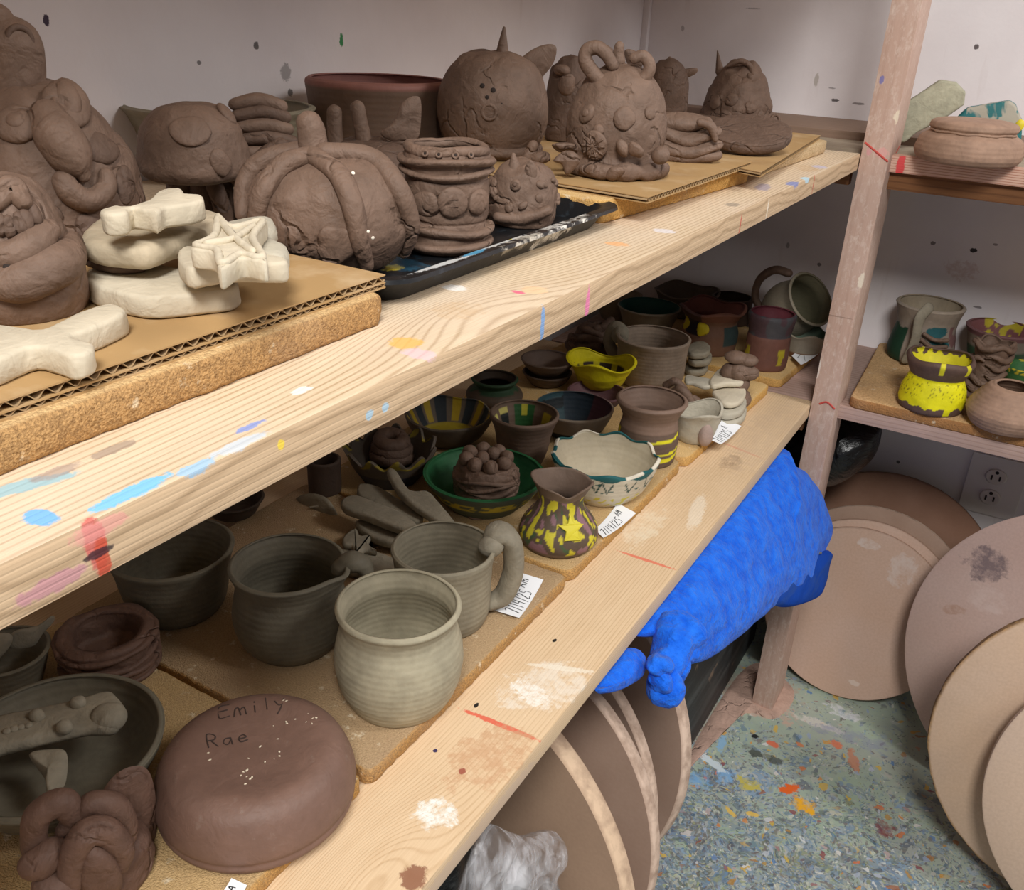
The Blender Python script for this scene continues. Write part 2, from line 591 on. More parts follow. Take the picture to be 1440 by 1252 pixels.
# ------------------------------------------------------------------ the room
def walls():
    m = NT('painted_wall')
    col = m.mix(m.range(m.noise(5, 6), .35, .7), rgba('#ebe5e6'), rgba('#ded6d7'))
    col = m.mix(m.range(m.noise(30, 5, vec=m.mapping(scale=(1, 1, .12))), .62, .8, 0, .35), col, rgba('#b7a39c'))
    dots = [
        ((-0.7290, 0.5017, 1.0916), (.004, .004, .007), 0, '#352238', 1), ((-0.7290, 0.7285, 1.0712), (.006, .006, .006), 0, '#4d4744', .9),
        ((-0.7290, 0.8588, 1.0753), (.005, .005, .011), 0, '#2f8a4e', 1), ((-0.7290, 0.7685, 1.0449), (.012, .012, .014), 0, '#4a4845', .55),
        ((-0.7290, 0.7732, 1.0252), (.006, .006, .006), 0, '#3d3833', .8), ((-0.7290, 0.6534, 1.0570), (.004, .004, .003), 0, '#4d4744', .8),
        ((-0.1694, 1.7010, 1.0921), (.006, .006, .006), 0, '#55494a', .95), ((-0.4045, 1.7010, 1.0283), (.006, .006, .016), 0, '#8a8068', .5),
        ((-0.3678, 1.7010, 0.9983), (.013, .006, .004), .4, '#40383a', .9), ((-0.3275, 1.7010, 0.9959), (.016, .006, .003), 0, '#5e5352', .7),
        ((-0.3206, 1.7010, 0.9671), (.005, .005, .004), 0, '#4a4240', .9), ((-0.3761, 1.7010, 1.0168), (.01, .006, .002), 0, '#6a5f60', .6),
        ((-0.0998, 1.7010, 0.7850), (.010, .006, .006), 0, '#2b2628', 1), ((-0.1637, 1.7010, 0.7870), (.006, .006, .005), 0, '#5b5153', .8),
        ((-0.1101, 1.7010, 0.7496), (.04, .01, .025), 0, '#c4a79d', .5), ((-0.0710, 1.7010, 0.6926), (.012, .006, .003), .3, '#6e6667', .8),
        ((-0.3425, 1.7010, 0.7203), (.006, .006, .005), 0, '#5b5153', .8), ((-0.4040, 1.7010, 0.7457), (.005, .006, .008), 0, '#5b5153', .6),
        ((-0.0698, 1.7010, 0.7992), (.006, .006, .003), 0, '#5b5153', .7), ((-0.1329, 1.7010, 0.3804), (.005, .005, .005), 0, '#4a4444', .9),
        ((-0.0447, 1.7010, 0.3326), (.006, .006, .009), 0, '#a06a4c', .7), ((-0.0408, 1.7010, 0.3158), (.005, .005, .005), 0, '#a06a4c', .7),
        ((-0.5300, 1.7010, 1.1327), (.02, .006, .002), 0, '#6a5f60', .5), ((-0.6544, 1.7010, 1.0960), (.005, .005, .008), 0, '#6a5f60', .5),
    ]
    col = m.splats(col, dots, .35, 260, .62)
    nb = m.bump(m.noise(180, 4), .12, .0015)
    return m.done(col, .6, nb)

WALL = walls()

def floor_paint():
    m = NT('paint_spattered_floor')
    s = m.sep()
    near = m.range(s[1], 1.36, .98)                      # the paint gets denser away from the shelves
    col = m.mix(m.range(m.noise(7, 5), .35, .65), rgba('#a0b3a0'), rgba('#aab3a6'))
    col = m.mix(m.range(m.noise(22, 5), .5, .7, 0, .6), col, rgba('#98a29a'))
    pal = [(0, rgba('#56788f')), (.14, rgba('#8f9a9c')), (.25, rgba('#6f8fb0')), (.36, rgba('#b8b9ae')), (.46, rgba('#5d6f6b')),
           (.56, rgba('#7c6a6c')), (.64, rgba('#3f5f78')), (.72, rgba('#c9c4b2')), (.8, rgba('#86a3c4')), (.88, rgba('#58504f')), (.95, rgba('#a9b27f')), (1, rgba('#e2e2dd'))]
    warp = m.mix(.05, m.tc, m.noise(16, 4, color=True))
    for sc, t0, t1, ns in ((22, .70, .52, 7), (80, .68, .43, 13), (170, .66, .40, 21), (360, .64, .42, 33)):
        vc = m.voronoi(sc, vec=warp, out='Color')
        r = m.n('SeparateColor')
        m.l(vc, r.inputs[0])
        c = m.ramp(r.outputs[0], pal)
        d = m.math('ADD', m.math('MULTIPLY', m.noise(ns, 3), .55), m.math('MULTIPLY', r.outputs[1], .42))
        th = m.math('MULTIPLY_ADD', near, (t1 - t0), t0)
        f = m.range(m.math('SUBTRACT', d, th), 0, .05, 0, .72)
        col = m.mix(f, col, c)
    vc = m.voronoi(140, vec=warp, out='Color')
    r = m.n('SeparateColor')
    m.l(vc, r.inputs[0])
    f = m.range(m.math('ADD', r.outputs[2], m.math('MULTIPLY', near, .03)), .955, .975, 0, .75)
    col = m.mix(f, col, m.ramp(r.outputs[0], [(0, rgba('#d8622f')), (.3, rgba('#d9b63a')), (.5, rgba('#8c2f3a')), (.7, rgba('#e8e6e0')), (1, rgba('#2f6fb0'))]))
    FZ = 0.0
    mk = [((-0.1315, 1.1901, 0.0000), (.020, .010, .01), .9, '#e5682a', 1), ((-0.1054, 1.1689, 0.0000), (.020, .016, .01), .2, '#f0b128', 1),
          ((-0.2595, 1.1282, 0.0000), (.020, .030, .01), .3, '#7fb0dd', .9), ((-0.2287, 1.1537, 0.0000), (.014, .026, .01), 0, '#86b4de', .9),
          ((-0.2587, 1.1768, 0.0000), (.034, .009, .01), -.3, '#d5e2e8', .9), ((-0.2821, 1.2141, 0.0000), (.008, .022, .01), .3, '#8db7d6', .9),
          ((-0.2584, 1.2296, 0.0000), (.008, .022, .01), .1, '#8db7d6', .9), ((-0.1889, 1.1670, 0.0000), (.018, .016, .01), 0, '#cfbf4a', .9),
          ((-0.1960, 1.0916, 0.0000), (.014, .005, .01), -.6, '#e6c05c', .9), ((-0.1668, 1.1072, 0.0000), (.012, .005, .01), .3, '#e6c05c', .9),
          ((-0.1830, 1.2751, 0.0000), (.013, .008, .01), 0, '#e0704c', .9), ((-0.0904, 1.3358, 0.0000), (.012, .010, .01), 0, '#dd7d58', .9),
          ((-0.0569, 1.3126, 0.0000), (.010, .030, .01), .4, '#c98566', .8), ((-0.2022, 1.2368, 0.0000), (.014, .011, .01), 0, '#3f4440', .85),
          ((-0.1689, 1.2393, 0.0000), (.014, .010, .01), 0, '#454a48', .8), ((0.0149, 1.1906, 0.0000), (.022, .016, .01), .4, '#8a3038', .8),
          ((-0.1302, 1.3696, 0.0000), (.05, .012, .01), 0, '#d9d4cc', .7), ((-0.0989, 1.4226, 0.0000), (.03, .02, .01), 0, '#d6d8dc', .8),
          ((-0.0634, 1.3718, 0.0000), (.07, .022, .01), .1, '#8d92ab', .6), ((-0.2145, 1.2766, 0.0000), (.006, .006, .01), 0, '#22262a', 1),
          ((-0.2823, 1.3996, 0.0000), (.10, .05, .01), .2, '#b59a88', .6), ((-0.2091, 1.3564, 0.0000), (.05, .03, .01), .2, '#c8a796', .8),
          ((-0.2947, 1.2782, 0.0000), (.02, .10, .01), .05, '#a98d7a', .6)]
    col = m.splats(col, mk, .6, 90, .85)
    rough = m.range(m.noise(40, 4), .3, .7, .35, .6)
    nb = m.bump(m.noise(90, 6), .25, .002)
    return m.done(col, rough, nb)

def setting(name, geo, mat):
    o = build(name, geo, mat, sharp=.6)
    o['kind'] = 'structure'
    return o

WX, WY = -4.05 * .18, 9.45 * .18
setting('floor', box(-.9, 2.3, -1.8, WY + .1, -.05, 0, 0), floor_paint())
setting('wall_left', box(WX - .10, WX, -1.8, WY + .1, 0, 2.5, 0), WALL)
setting('wall_far', box(WX, 2.3, WY, WY + .10, 0, 2.5, 0), WALL)
# painted strip covering the joint of the two walls
setting('trim_1', box(WX, WX + .012, WY - .012, WY, .97, 2.5, .002), WALL)

# ------------------------------------------------------------------ power outlet on the far wall
def outlet():
    px = .17 * .18
    c = (0.0300, 1.7010, 0.3811)
    t = empty('power_outlet', (c[0], WY, c[2]), 'white double power outlet on the far wall under the lower right shelf', 'outlet')
    pm = plain('outlet_plastic', '#e2dad6', .4)
    build('cover_plate', box(-.046, .046, -.006, 0, -.057, .057, .003), pm, t, sharp=.6)
    for z in (.0205, -.0205):
        (g, _) = lathe([(1, 0), (1, .7), (.93, 1), (.5, 1), (.05, 1)], .0172, .004, closed=True, seg=40, rows=8, wob=0)
        V, F = g
        V = [(v[0], -.006 - v[2], v[1] * .86 + z) for v in map(tuple, V)]
        f = build('socket_face', (V, F), plain('socket_plastic', '#d9cfc8', .4), t)
        sl = plain('socket_slot', '#2d2624', .8)
        for sx in (-.0065, .0065):
            build('slot', box(sx - .0014, sx + .0014, -.0106, -.009, z - .006, z + .003, 0), sl, f)
        (g, _) = lathe([(1, 0), (1, 1), (.05, 1)], .003, .001, closed=True, seg=16, rows=5, wob=0)
        build('ground_hole', ([(v[0], -.0105 + v[2] * .1, v[1] + z + .009) for v in map(tuple, g[0])], g[1]), sl, f)
outlet()

# ------------------------------------------------------------------ wooden shelves
U = .18
FX = -1.366 * U                                   # front edge of the left shelves
ZU0, ZU1 = 1.116 - 1.0 * U, 1.116 - .875 * U      # upper shelf bottom, top
ZL0, ZL1 = 1.116 - 3.053 * U, 1.116 - 2.935 * U   # lower shelf bottom, top

def stroke(p, q, w, col, s=1.0):
    """a straight marker line from p to q as a paint mark"""
    p, q = np.array(p), np.array(q)
    d = q - p
    return (tuple((p + q) / 2), (np.linalg.norm(d[:2]) / 2 * 1.05 + 1e-4, w, max(w, abs(d[2]) * .6 + .004)), math.atan2(d[1], d[0]), col, s)

def fstroke(p, w, col, s=1.0):
    """short upright mark across the front edge at p"""
    return (tuple(p), (.004, w, .014), 0, col, s)

um = [
    ((-0.2846, 0.1581, 0.9585), (.006, .036, .004), -.35, '#8fbcc9', .9), ((-0.2611, 0.1487, 0.9585), (.009, .010, .004), 0, '#6db2e8', 1),
    ((-0.2510, 0.1767, 0.9585), (.005, .036, .004), 0, '#74c0ea', 1), ((-0.2483, 0.2020, 0.9585), (.004, .018, .004), 0, '#8cc4ea', .8),
    ((-0.2846, 0.1713, 0.9585), (.005, .02, .004), 0, '#9d8a83', .7), ((-0.2840, 0.1948, 0.9585), (.004, .022, .004), 0, '#8e7c72', .7),
    ((-0.2580, 0.2387, 0.9585), (.003, .016, .004), 0, '#7c95d6', .9), ((-0.2498, 0.2249, 0.9585), (.004, .03, .004), 0, '#bcd9f2', .6),
    ((-0.2697, 0.3596, 0.9585), (.011, .020, .004), .2, '#f2b65f', .9), ((-0.2540, 0.3503, 0.9585), (.012, .014, .004), 0, '#e6c4d0', .7),
    ((-0.2679, 0.2804, 0.9585), (.004, .012, .004), 0, '#f1f1ee', .8), ((-0.2421, 0.2864, 0.9585), (.004, .02, .004), 0, '#bcd9f2', .5),
    ((-0.2712, 0.4764, 0.9585), (.006, .006, .004), 0, '#ea5f86', .9), ((-0.2653, 0.4873, 0.9585), (.011, .018, .004), 0, '#efc9a0', .9),
    ((-0.2802, 0.4210, 0.9585), (.02, .035, .004), .1, '#cfae86', .5), ((-0.3064, 0.4599, 0.9585), (.010, .014, .003), 0, '#f4f2ee', .8),
    ((-0.2377, 0.4766, 0.9585), (.006, .010, .005), 0, '#4a74cf', 1), ((-0.2370, 0.4866, 0.9585), (.004, .007, .005), 0, '#5aa7b8', .9),
    ((-0.2424, 0.4728, 0.9585), (.003, .012, .004), .4, '#1e1c1f', 1), ((-0.2408, 0.4816, 0.9585), (.002, .012, .004), 0, '#7a2436', .9),
    ((-0.2781, 0.6372, 0.9585), (.012, .014, .004), 0, '#eeb37c', .9), ((-0.2670, 0.7049, 0.9585), (.012, .016, .004), 0, '#e7e6ee', .7),
    ((-0.2683, 0.9787, 0.9585), (.010, .05, .004), .2, '#948ca3', .75), ((-0.2611, 0.8574, 0.9585), (.008, .02, .004), 0, '#8b8175', .7),
    ((-0.2499, 1.0264, 0.9585), (.008, .03, .006), 0, '#6f86c8', .85), ((-0.2467, 1.0735, 0.9585), (.010, .022, .006), 0, '#b8dff0', .9),
    ((-0.2580, 1.1745, 0.9585), (.012, .03, .004), .3, '#c6c3da', .8), ((-0.2664, 1.1506, 0.9585), (.016, .05, .004), .2, '#c9a981', .7),
    fstroke((-0.2459, 0.1564, 0.9495), .008, '#cf6a63'), fstroke((-0.2459, 0.1582, 0.9410), .006, '#c9543c'),
    fstroke((-0.2459, 0.4639, 0.9455), .005, '#7fa9dc'), fstroke((-0.2459, 0.5246, 0.9423), .006, '#ee86b4'),
    ((-0.2459, 0.1396, 0.9428), (.004, .026, .004), 0, '#c7889c', .75), ((-0.2459, 0.2436, 0.9520), (.004, .0045, .003), 0, '#f2d34a', 1),
    ((-0.2459, 0.3004, 0.9454), (.004, .006, .003), 0, '#a9cfe6', .9), ((-0.2459, 0.3120, 0.9449), (.004, .006, .003), 0, '#a9cfe6', .9),
    fstroke((-0.2459, 0.8407, 0.9442), .003, '#c8554d'), fstroke((-0.2459, 1.1062, 0.9483), .003, '#c8554d'),
    fstroke((-0.2459, 0.9257, 0.9452), .004, '#f0e3cf'), ((-0.2459, 0.1573, 0.9455), (.004, .012, .002), 0, '#2c2430', .95),
    ((-0.2459, 0.1587, 0.9539), (.006, .022, .004), 0, '#e29a94', .7),
]
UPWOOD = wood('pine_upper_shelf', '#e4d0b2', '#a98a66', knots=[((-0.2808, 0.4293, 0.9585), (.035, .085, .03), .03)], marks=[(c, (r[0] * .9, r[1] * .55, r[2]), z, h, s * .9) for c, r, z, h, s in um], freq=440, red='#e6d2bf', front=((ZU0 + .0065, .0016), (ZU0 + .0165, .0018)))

lm = [
    stroke((-0.3216, 0.4992, 0.5877), (-0.2438, 0.5033, 0.5877), .0032, '#dd6a52', .95), stroke((-0.3175, 0.8002, 0.5877), (-0.2445, 0.8012, 0.5877), .0030, '#df7a60', .9),
    stroke((-0.3199, 1.1420, 0.5877), (-0.2488, 1.1225, 0.5877), .003, '#d99a80', .7),
    ((-0.2732, 0.5642, 0.5877), (.030, .045, .004), -.5, '#efe9dd', .55), ((-0.2816, 0.5478, 0.5877), (.022, .014, .004), -.3, '#f3efe6', .8),
    ((-0.2740, 0.5921, 0.5877), (.034, .004, .004), .4, '#ece2cf', .7), ((-0.2729, 0.3985, 0.5877), (.018, .016, .004), .5, '#eef0ea', .95),
    ((-0.3130, 0.8659, 0.5877), (.022, .055, .004), 0, '#e9ddc4', .55), ((-0.2705, 0.4666, 0.5877), (.030, .042, .004), -.2, '#c99e79', .75),
    ((-0.2557, 0.3455, 0.5877), (.010, .012, .004), .3, '#8e5f48', .9), ((-0.2817, 1.0886, 0.5877), (.014, .035, .004), 0, '#a58b70', .8),
    ((-0.3105, 0.4485, 0.5877), (.0022, .0022, .004), 0, '#3d3358', 1), ((-0.2981, 0.6235, 0.5877), (.002, .003, .004), 0, '#26221f', 1),
    ((-0.3115, 0.5100, 0.5877), (.002, .004, .004), 0, '#26221f', 1), ((-0.2809, 0.4422, 0.5877), (.003, .004, .004), 0, '#9c4f40', .9),
    ((-0.2706, 1.0002, 0.5877), (.05, .10, .004), 0, '#d2b48e', .45), ((-0.2692, 1.2077, 0.5877), (.04, .16, .004), 0, '#cdb295', .5),
    ((-0.2737, 0.9333, 0.5877), (.010, .05, .004), .2, '#f0e6d3', .5), ((-0.2459, 0.9172, 0.5566), (.004, .20, .012), 0, '#c6a98f', .5),
    ((-0.2459, 0.3991, 0.5716), (.004, .12, .012), 0, '#cbb3a0', .6),
]
LOWOOD = wood('pine_lower_shelf', '#e3c8a4', '#bb9870', knots=[((-0.2863, 0.3258, 0.5877), (.03, .07, .03), .04)], marks=lm, freq=500, red='#e6cba8', contrast=.7)

pm = [
    ((-0.2374, 1.3500, 1.0522), (.0035, .004, .006), 0, '#7d7ab0', .9), ((-0.2079, 1.3286, 1.0550), (.004, .006, .007), 0, '#8a7fc4', 1),
    ((-0.2352, 1.3500, 0.9624), (.004, .01, .006), 0, '#d8949c', .6),
    ((-0.2096, 1.3500, 0.7890), (.006, .006, .013), 0, '#e9ddc8', .8), ((-0.2186, 1.3500, 0.9623), (.01, .004, .007), 0, '#e3a09c', .6),
    ((-0.2451, 1.3500, 0.6465), (.004, .006, .02), 0, '#e8dfd6', .7), ((-0.2466, 1.3500, 1.0004), (.006, .006, .01), 0, '#d9c3b6', .6),
    ((-0.2079, 1.3464, 1.0085), (.006, .012, .011), 0, '#efe2c8', .7), ((-0.2342, 1.3500, 0.7318), (.03, .006, .0012), -.1, '#8d7365', .6),
]
POSTWOOD = wood('clay_stained_post', '#c6a797', '#ad8d7c', marks=pm, axis='Z', freq=120, rough=.7, red='#d0b7aa', contrast=.5, speck='#dccabd')
BEAM = wood('raw_brown_beam', '#7d5433', '#59371f', axis='X', freq=150, rough=.7)
RED = plain('red_marker', '#c04a40', .6)

def rough_board(x0, x1, y0, y1, z0, z1):
    return box(x0, x1, y0, y1, z0, z1, .003)

def left_shelf():
    t = empty('wooden_shelf_unit', (0, 0, 0), 'left wooden shelf unit with paint-stained pine shelves and a clay-dusted front post', 'shelf')
    build('upper_shelf_board', rough_board(WX + .001, FX, -.35, 7.52 * U, ZU0, ZU1), UPWOOD, t, sharp=.9)
    build('lower_shelf_board', rough_board(WX + .001, FX, -.35, 7.62 * U, ZL0, ZL1), LOWOOD, t, sharp=.9)
    build('top_shelf_board', rough_board(WX + .001, FX, -.35, 9.43 * U, 1.116 + 1.35 * U, 1.116 + 1.47 * U), LOWOOD, t, sharp=.9)
    p = build('post', box(-1.362 * U, -1.155 * U, 7.5 * U, 7.93 * U, 0, 1.116 + 8.0 * U, .004), POSTWOOD, t, sharp=.9)
    # red pencil line drawn round the post
    A, B, C_ = (-0.2419, 1.3500, 0.9727), (-0.2074, 1.3500, 0.9525), (-0.2079, 1.4153, 0.9666)
    build('marker_line', [tube([(A[0], A[1] - .0002, A[2]), (B[0] - .002, B[1] - .0002, B[2])], .0014, 6, flat=.25, flatdir=(0, 1, 0)),
                          tube([(-1.155 * U + .0002, C_[1] - .03, B[2]), (-1.155 * U + .0002, C_[1], C_[2])], .0014, 6, flat=.25, flatdir=(1, 0, 0))], RED, p)
    D, E_, G_ = (-0.2322, 1.3500, 0.5942), (-0.2224, 1.3500, 0.5990), (-0.2104, 1.3500, 0.5916)
    build('marker_line', tube([(v[0], v[1] - .0002, v[2]) for v in (D, E_, G_)], .0016, 6, flat=.25, flatdir=(0, 1, 0)), RED, p)
    build('cross_beam', box(-4.0 * U, -1.42 * U, 7.56 * U, 7.66 * U, ZU0 - .022, ZU0 - .0002, .001), BEAM, t, sharp=.9)
    build('cross_beam', box(-4.0 * U, -1.40 * U, 7.55 * U, 7.64 * U, ZL0 - .026, ZL0 - .0002, .001), BEAM, t, sharp=.9)
left_shelf()

RSTRIPE = wood('striped_shelf_edge', '#dcb7a2', '#a3694f', axis='X', freq=420, contrast=1.6, red='#d8b6a6',
               marks=[((-0.1952, 1.3734, 0.9449), (.006, .006, .02), 0, '#d9474a', .95)])
DUSTY = wood('dusty_grey_shelf', '#a89a86', '#8a7a68', axis='X', freq=90, rough=.8, contrast=.5, red='#92806f')
DUSTYB = wood('dusty_brown_shelf', '#8d7565', '#74604f', axis='X', freq=90, rough=.8, contrast=.5)
PINKEDGE = wood('pinkish_shelf_edge', '#b79c90', '#94786a', axis='X', freq=200, rough=.75, red='#c4a59c')

def right_shelf():
    t = empty('wall_shelf_unit', (0, 0, 0), 'wooden shelf unit along the far wall behind the post, two shelves', 'shelf')
    y0 = 7.63 * U
    b = build('upper_shelf_board', box(-3.95 * U, 8.0 * U, y0 + .10 * U, 8.35 * U, ZU0, ZU1, .001), DUSTY, t, sharp=.9)
    build('front_strip', box(-1.35 * U, 8.0 * U, y0, y0 + .10 * U, ZU0, ZU1, .001), RSTRIPE, b, sharp=.9)
    build('rear_shelf_board', box(-3.95 * U, 8.0 * U, 8.35 * U, WY - .0005, ZU0, ZU1 + .012, .0015), DUSTYB, t, sharp=.9)
    build('apron', box(-1.36 * U, 8.0 * U, y0 + .05 * U, y0 + .16 * U, ZU0 - .024, ZU0 - .0002, .001), BEAM, t, sharp=.9)
    build('lower_shelf_board', box(-3.95 * U, 8.0 * U, 7.66 * U, WY - .0005, ZL0, ZL1, .002), PINKEDGE, t, sharp=.9)
right_shelf()

# ------------------------------------------------------------------ particle boards and cardboard
def fibre(name, top, edge, spots, rough=.85, coarse=620.0, marks=()):
    m = NT(name)
    g = m.n('NewGeometry')
    s = m.sep(g.outputs['Normal'])
    up = m.range(s[2], .75, .97)
    v = m.noise(coarse, 3, rough=.7)
    f = m.range(v, .38, .66)
    a = m.mix(m.math('MULTIPLY', f, .55), rgba(top), rgba(spots))
    b = m.mix(m.math('MULTIPLY', m.range(m.noise(coarse * .8, 4, rough=.75), .42, .6), .75), rgba(edge), rgba(spots))
    col = m.mix(up, b, a)
    col = m.mix(m.range(m.noise(14, 5), .5, .75, 0, .45), col, rgba('#a98c74'))
    fl = m.range(m.noise(90, 5, vec=m.mapping(scale=(1, 1, 1), loc=(3, 1, 2))), .63, .70, 0, .55)
    col = m.mix(fl, col, rgba('#ecdfc3'))
    col = m.splats(col, marks)
    h = m.math('ADD', v, m.math('MULTIPLY', m.voronoi(coarse * 1.3), .5))
    nb = m.bump(h, .8, .0016)
    nb = m.bump(m.noise(110, 4), .2, .002, nb)
    return m.done(col, rough, nb, Specular_IOR_Level=.15)

FB_ORANGE = fibre('orange_particle_board', '#e0bd88', '#c39a67', '#8a6a47', marks=[((-0.2970, 0.1684, 0.9714), (.01, .016, .012), 0, '#b09a86', .9), ((-0.2970, 0.2215, 0.9658), (.01, .018, .008), 0, '#b79a7c', .7)])
FB_YELLOW = fibre('yellow_particle_board', '#ecc98e', '#e3b56c', '#b98c4c')
FB_PALE = fibre('pale_particle_board', '#d9bd90', '#d8bf98', '#a98b64')
FB_GREY = fibre('worn_particle_board', '#bca07c', '#c4985f', '#8f7453', coarse=620)
FB_TAN = fibre('tan_particle_board', '#d0b07f', '#d0a262', '#9a7a4e', coarse=620)
FB_LOW = fibre('smooth_particle_board', '#ddb786', '#a9794c', '#9c7248', coarse=320)

def board(label, corners, z0, z1, mat, round_=.008, jit=.0010, seed=0, group=None):
    c = np.mean(np.array(corners)[:, :2], 0)
    P = []
    k = len(corners)
    for i in range(k):                                  # rounded corners
        p, q, r = (np.array(corners[(i + d) % k][:2], float) - c for d in (-1, 0, 1))
        a, b = (p - q) / np.linalg.norm(p - q), (r - q) / np.linalg.norm(r - q)
        for f in np.linspace(0, 1, 5):
            P.append((q + a * round_ * (1 - f)) * (1 - f) + (q + b * round_ * f) * f if 0 < f < 1 else (q + a * round_ if f == 0 else q + b * round_))
    o = build('particle_board', slab(P, z1 - z0, .0025, .005, jit, 160, seed, smooth=False), mat, None, (c[0], c[1], z0), sharp=1.0)
    return tag(o, label, 'board', group)

def rect(x0, x1, y0, y1):
    return [(x0 * U, y0 * U), (x1 * U, y0 * U), (x1 * U, y1 * U), (x0 * U, y1 * U)]

def zz(u):
    return 1.116 + u * U

board('long orange particle board under the double-wall cardboard at the left of the upper shelf', rect(-3.45, -1.65, .15, 2.10), ZU1, zz(-.782), FB_ORANGE, .006, .0014, 1)
board('yellow particle board between the black tray and the pale board on the upper shelf', [(-1.765 * U, 3.83 * U), (-1.60 * U, 5.54 * U), (-2.92 * U, 5.66 * U), (-3.05 * U, 3.95 * U)], ZU1, zz(-.77), FB_YELLOW, .012, .0014, 2)
board('pale worn particle board under the flat tipped clay disc', [(-1.62 * U, 5.78 * U), (-1.575 * U, 7.33 * U), (-3.2 * U, 7.40 * U), (-3.2 * U, 5.83 * U)], ZU1, zz(-.785), FB_PALE, .012, .0014, 3)
board('particle board under the upside-down red-brown dish', rect(-3.75, -1.84, -.3, 2.15), ZL1, zz(-2.855), FB_TAN, .010, .001, 4)
board('worn brown particle board under the round grey mugs on the lower shelf', rect(-3.75, -1.825, 2.175, 3.925), ZL1, zz(-2.855), FB_GREY, .008, .0014, 5)
board('tan particle board under the star jug and the white teal-rimmed bowl', rect(-3.75, -1.825, 3.955, 5.69), ZL1, zz(-2.855), FB_TAN, .014, .0014, 6)
board('bright yellow particle board under the pale bowl and white clay discs, lower shelf', [(-1.81 * U, 5.73 * U), (-1.74 * U, 7.58 * U), (-3.7 * U, 7.6 * U), (-3.75 * U, 5.73 * U)], ZL1, zz(-2.855), FB_YELLOW, .016, .0012, 7)
board('small yellow particle board under the purple collared pot beside the post', [(-1.69 * U, 7.72 * U), (-1.63 * U, 8.85 * U), (-3.6 * U, 9.38 * U), (-3.6 * U, 7.72 * U)], ZL1, zz(-2.855), FB_YELLOW, .012, .001, 8)
board('smooth particle board on the lower far-wall shelf under the yellow pot', [(-1.09 * U, 7.66 * U), (2.1 * U, 7.66 * U), (2.1 * U, 9.40 * U), (-1.17 * U, 9.40 * U)], ZL1, zz(-2.845), FB_LOW, .016, .0008, 9)

CARD = NT('cardboard')
_c = CARD.mix(CARD.range(CARD.noise(34, 6, vec=CARD.mapping(scale=(1, 1, 1))), .5, .72, 0, .6), rgba('#b08f62'), rgba('#cdb491'))
_c = CARD.mix(CARD.range(CARD.noise(16, 4), .5, .75, 0, .5), _c, rgba('#8d6b45'))
CARD = CARD.done(_c, .8, CARD.bump(CARD.noise(120, 3), .15, .001), Specular_IOR_Level=.2)
CARD_EDGE = plain('cardboard_flute', '#a98e69', .85)

def cardboard(label, corners, z0, layers):
    """corrugated sheet; corners: front-near, front-far, back-far, back-near"""
    a, b, c, d = (np.array(p[:2], float) for p in corners)
    o = (a + b + c + d) / 4
    t = empty('cardboard_sheet', (o[0], o[1], z0), label, 'cardboard')
    L = np.linalg.norm(b - a)
    z = 0.0
    def sheet(zf, inset, name, mat, th, n=2):
        V, F = [], []
        for i in range(n):
            f = i / (n - 1)
            for k, e in ((a + (b - a) * f, d + (c - d) * f),):
                dirv = (e - k) / np.linalg.norm(e - k)
                p, q = k + dirv * inset - o, e - o
                h = zf(f * L)
                for pt in (p, q):
                    V += [(pt[0], pt[1], h), (pt[0], pt[1], h + th)]
        for i in range(n - 1):
            j = 4 * i
            F += [(j, j + 4, j + 6, j + 2), (j + 1, j + 3, j + 7, j + 5), (j, j + 1, j + 5, j + 4), (j + 2, j + 6, j + 7, j + 3)]
        F += [(0, 2, 3, 1), (4 * n - 4, 4 * n - 3, 4 * n - 1, 4 * n - 2)]
        build(name, (V, F), mat, t, sharp=.5)
    sheet(lambda s: z, 0, 'liner', CARD, .0007)
    for hgt, wl in layers:
        z0_ = z + .0007
        n = int(L / wl * 10) + 2
        sheet(lambda s: z0_ + (hgt - .0005) * (.5 + .5 * math.sin(2 * PI * s / wl)), .0006, 'flute', CARD_EDGE, .0005, n)
        z = z0_ + hgt
        zc = z
        sheet(lambda s: zc, 0, 'liner', CARD, .0007)
    return t

cardboard('double-wall corrugated cardboard sheet on the orange board, under the white clay slabs', [(-1.685 * U, .15 * U), (-1.685 * U, 2.15 * U), (-3.40 * U, 2.15 * U), (-3.40 * U, .15 * U)], zz(-.782), [(.0020, .0060), (.0034, .0082)])
cardboard('tan cardboard sheet under the horned clay monster', [(-0.2858, 0.7076, 0.9828), (-0.2833, 0.9776, 0.9828), (-2.90 * U, 5.45 * U), (-3.02 * U, 4.05 * U)], zz(-.77), [(.0038, .0066)])
cardboard('cardboard sheet under the flat clay disc on the pale board', [(-0.2599, 0.9324, 0.9792), (-0.2951, 1.3181, 0.9792), (-3.1 * U, 7.36 * U), (-3.1 * U, 5.85 * U)], zz(-.785), [(.0038, .0066)])

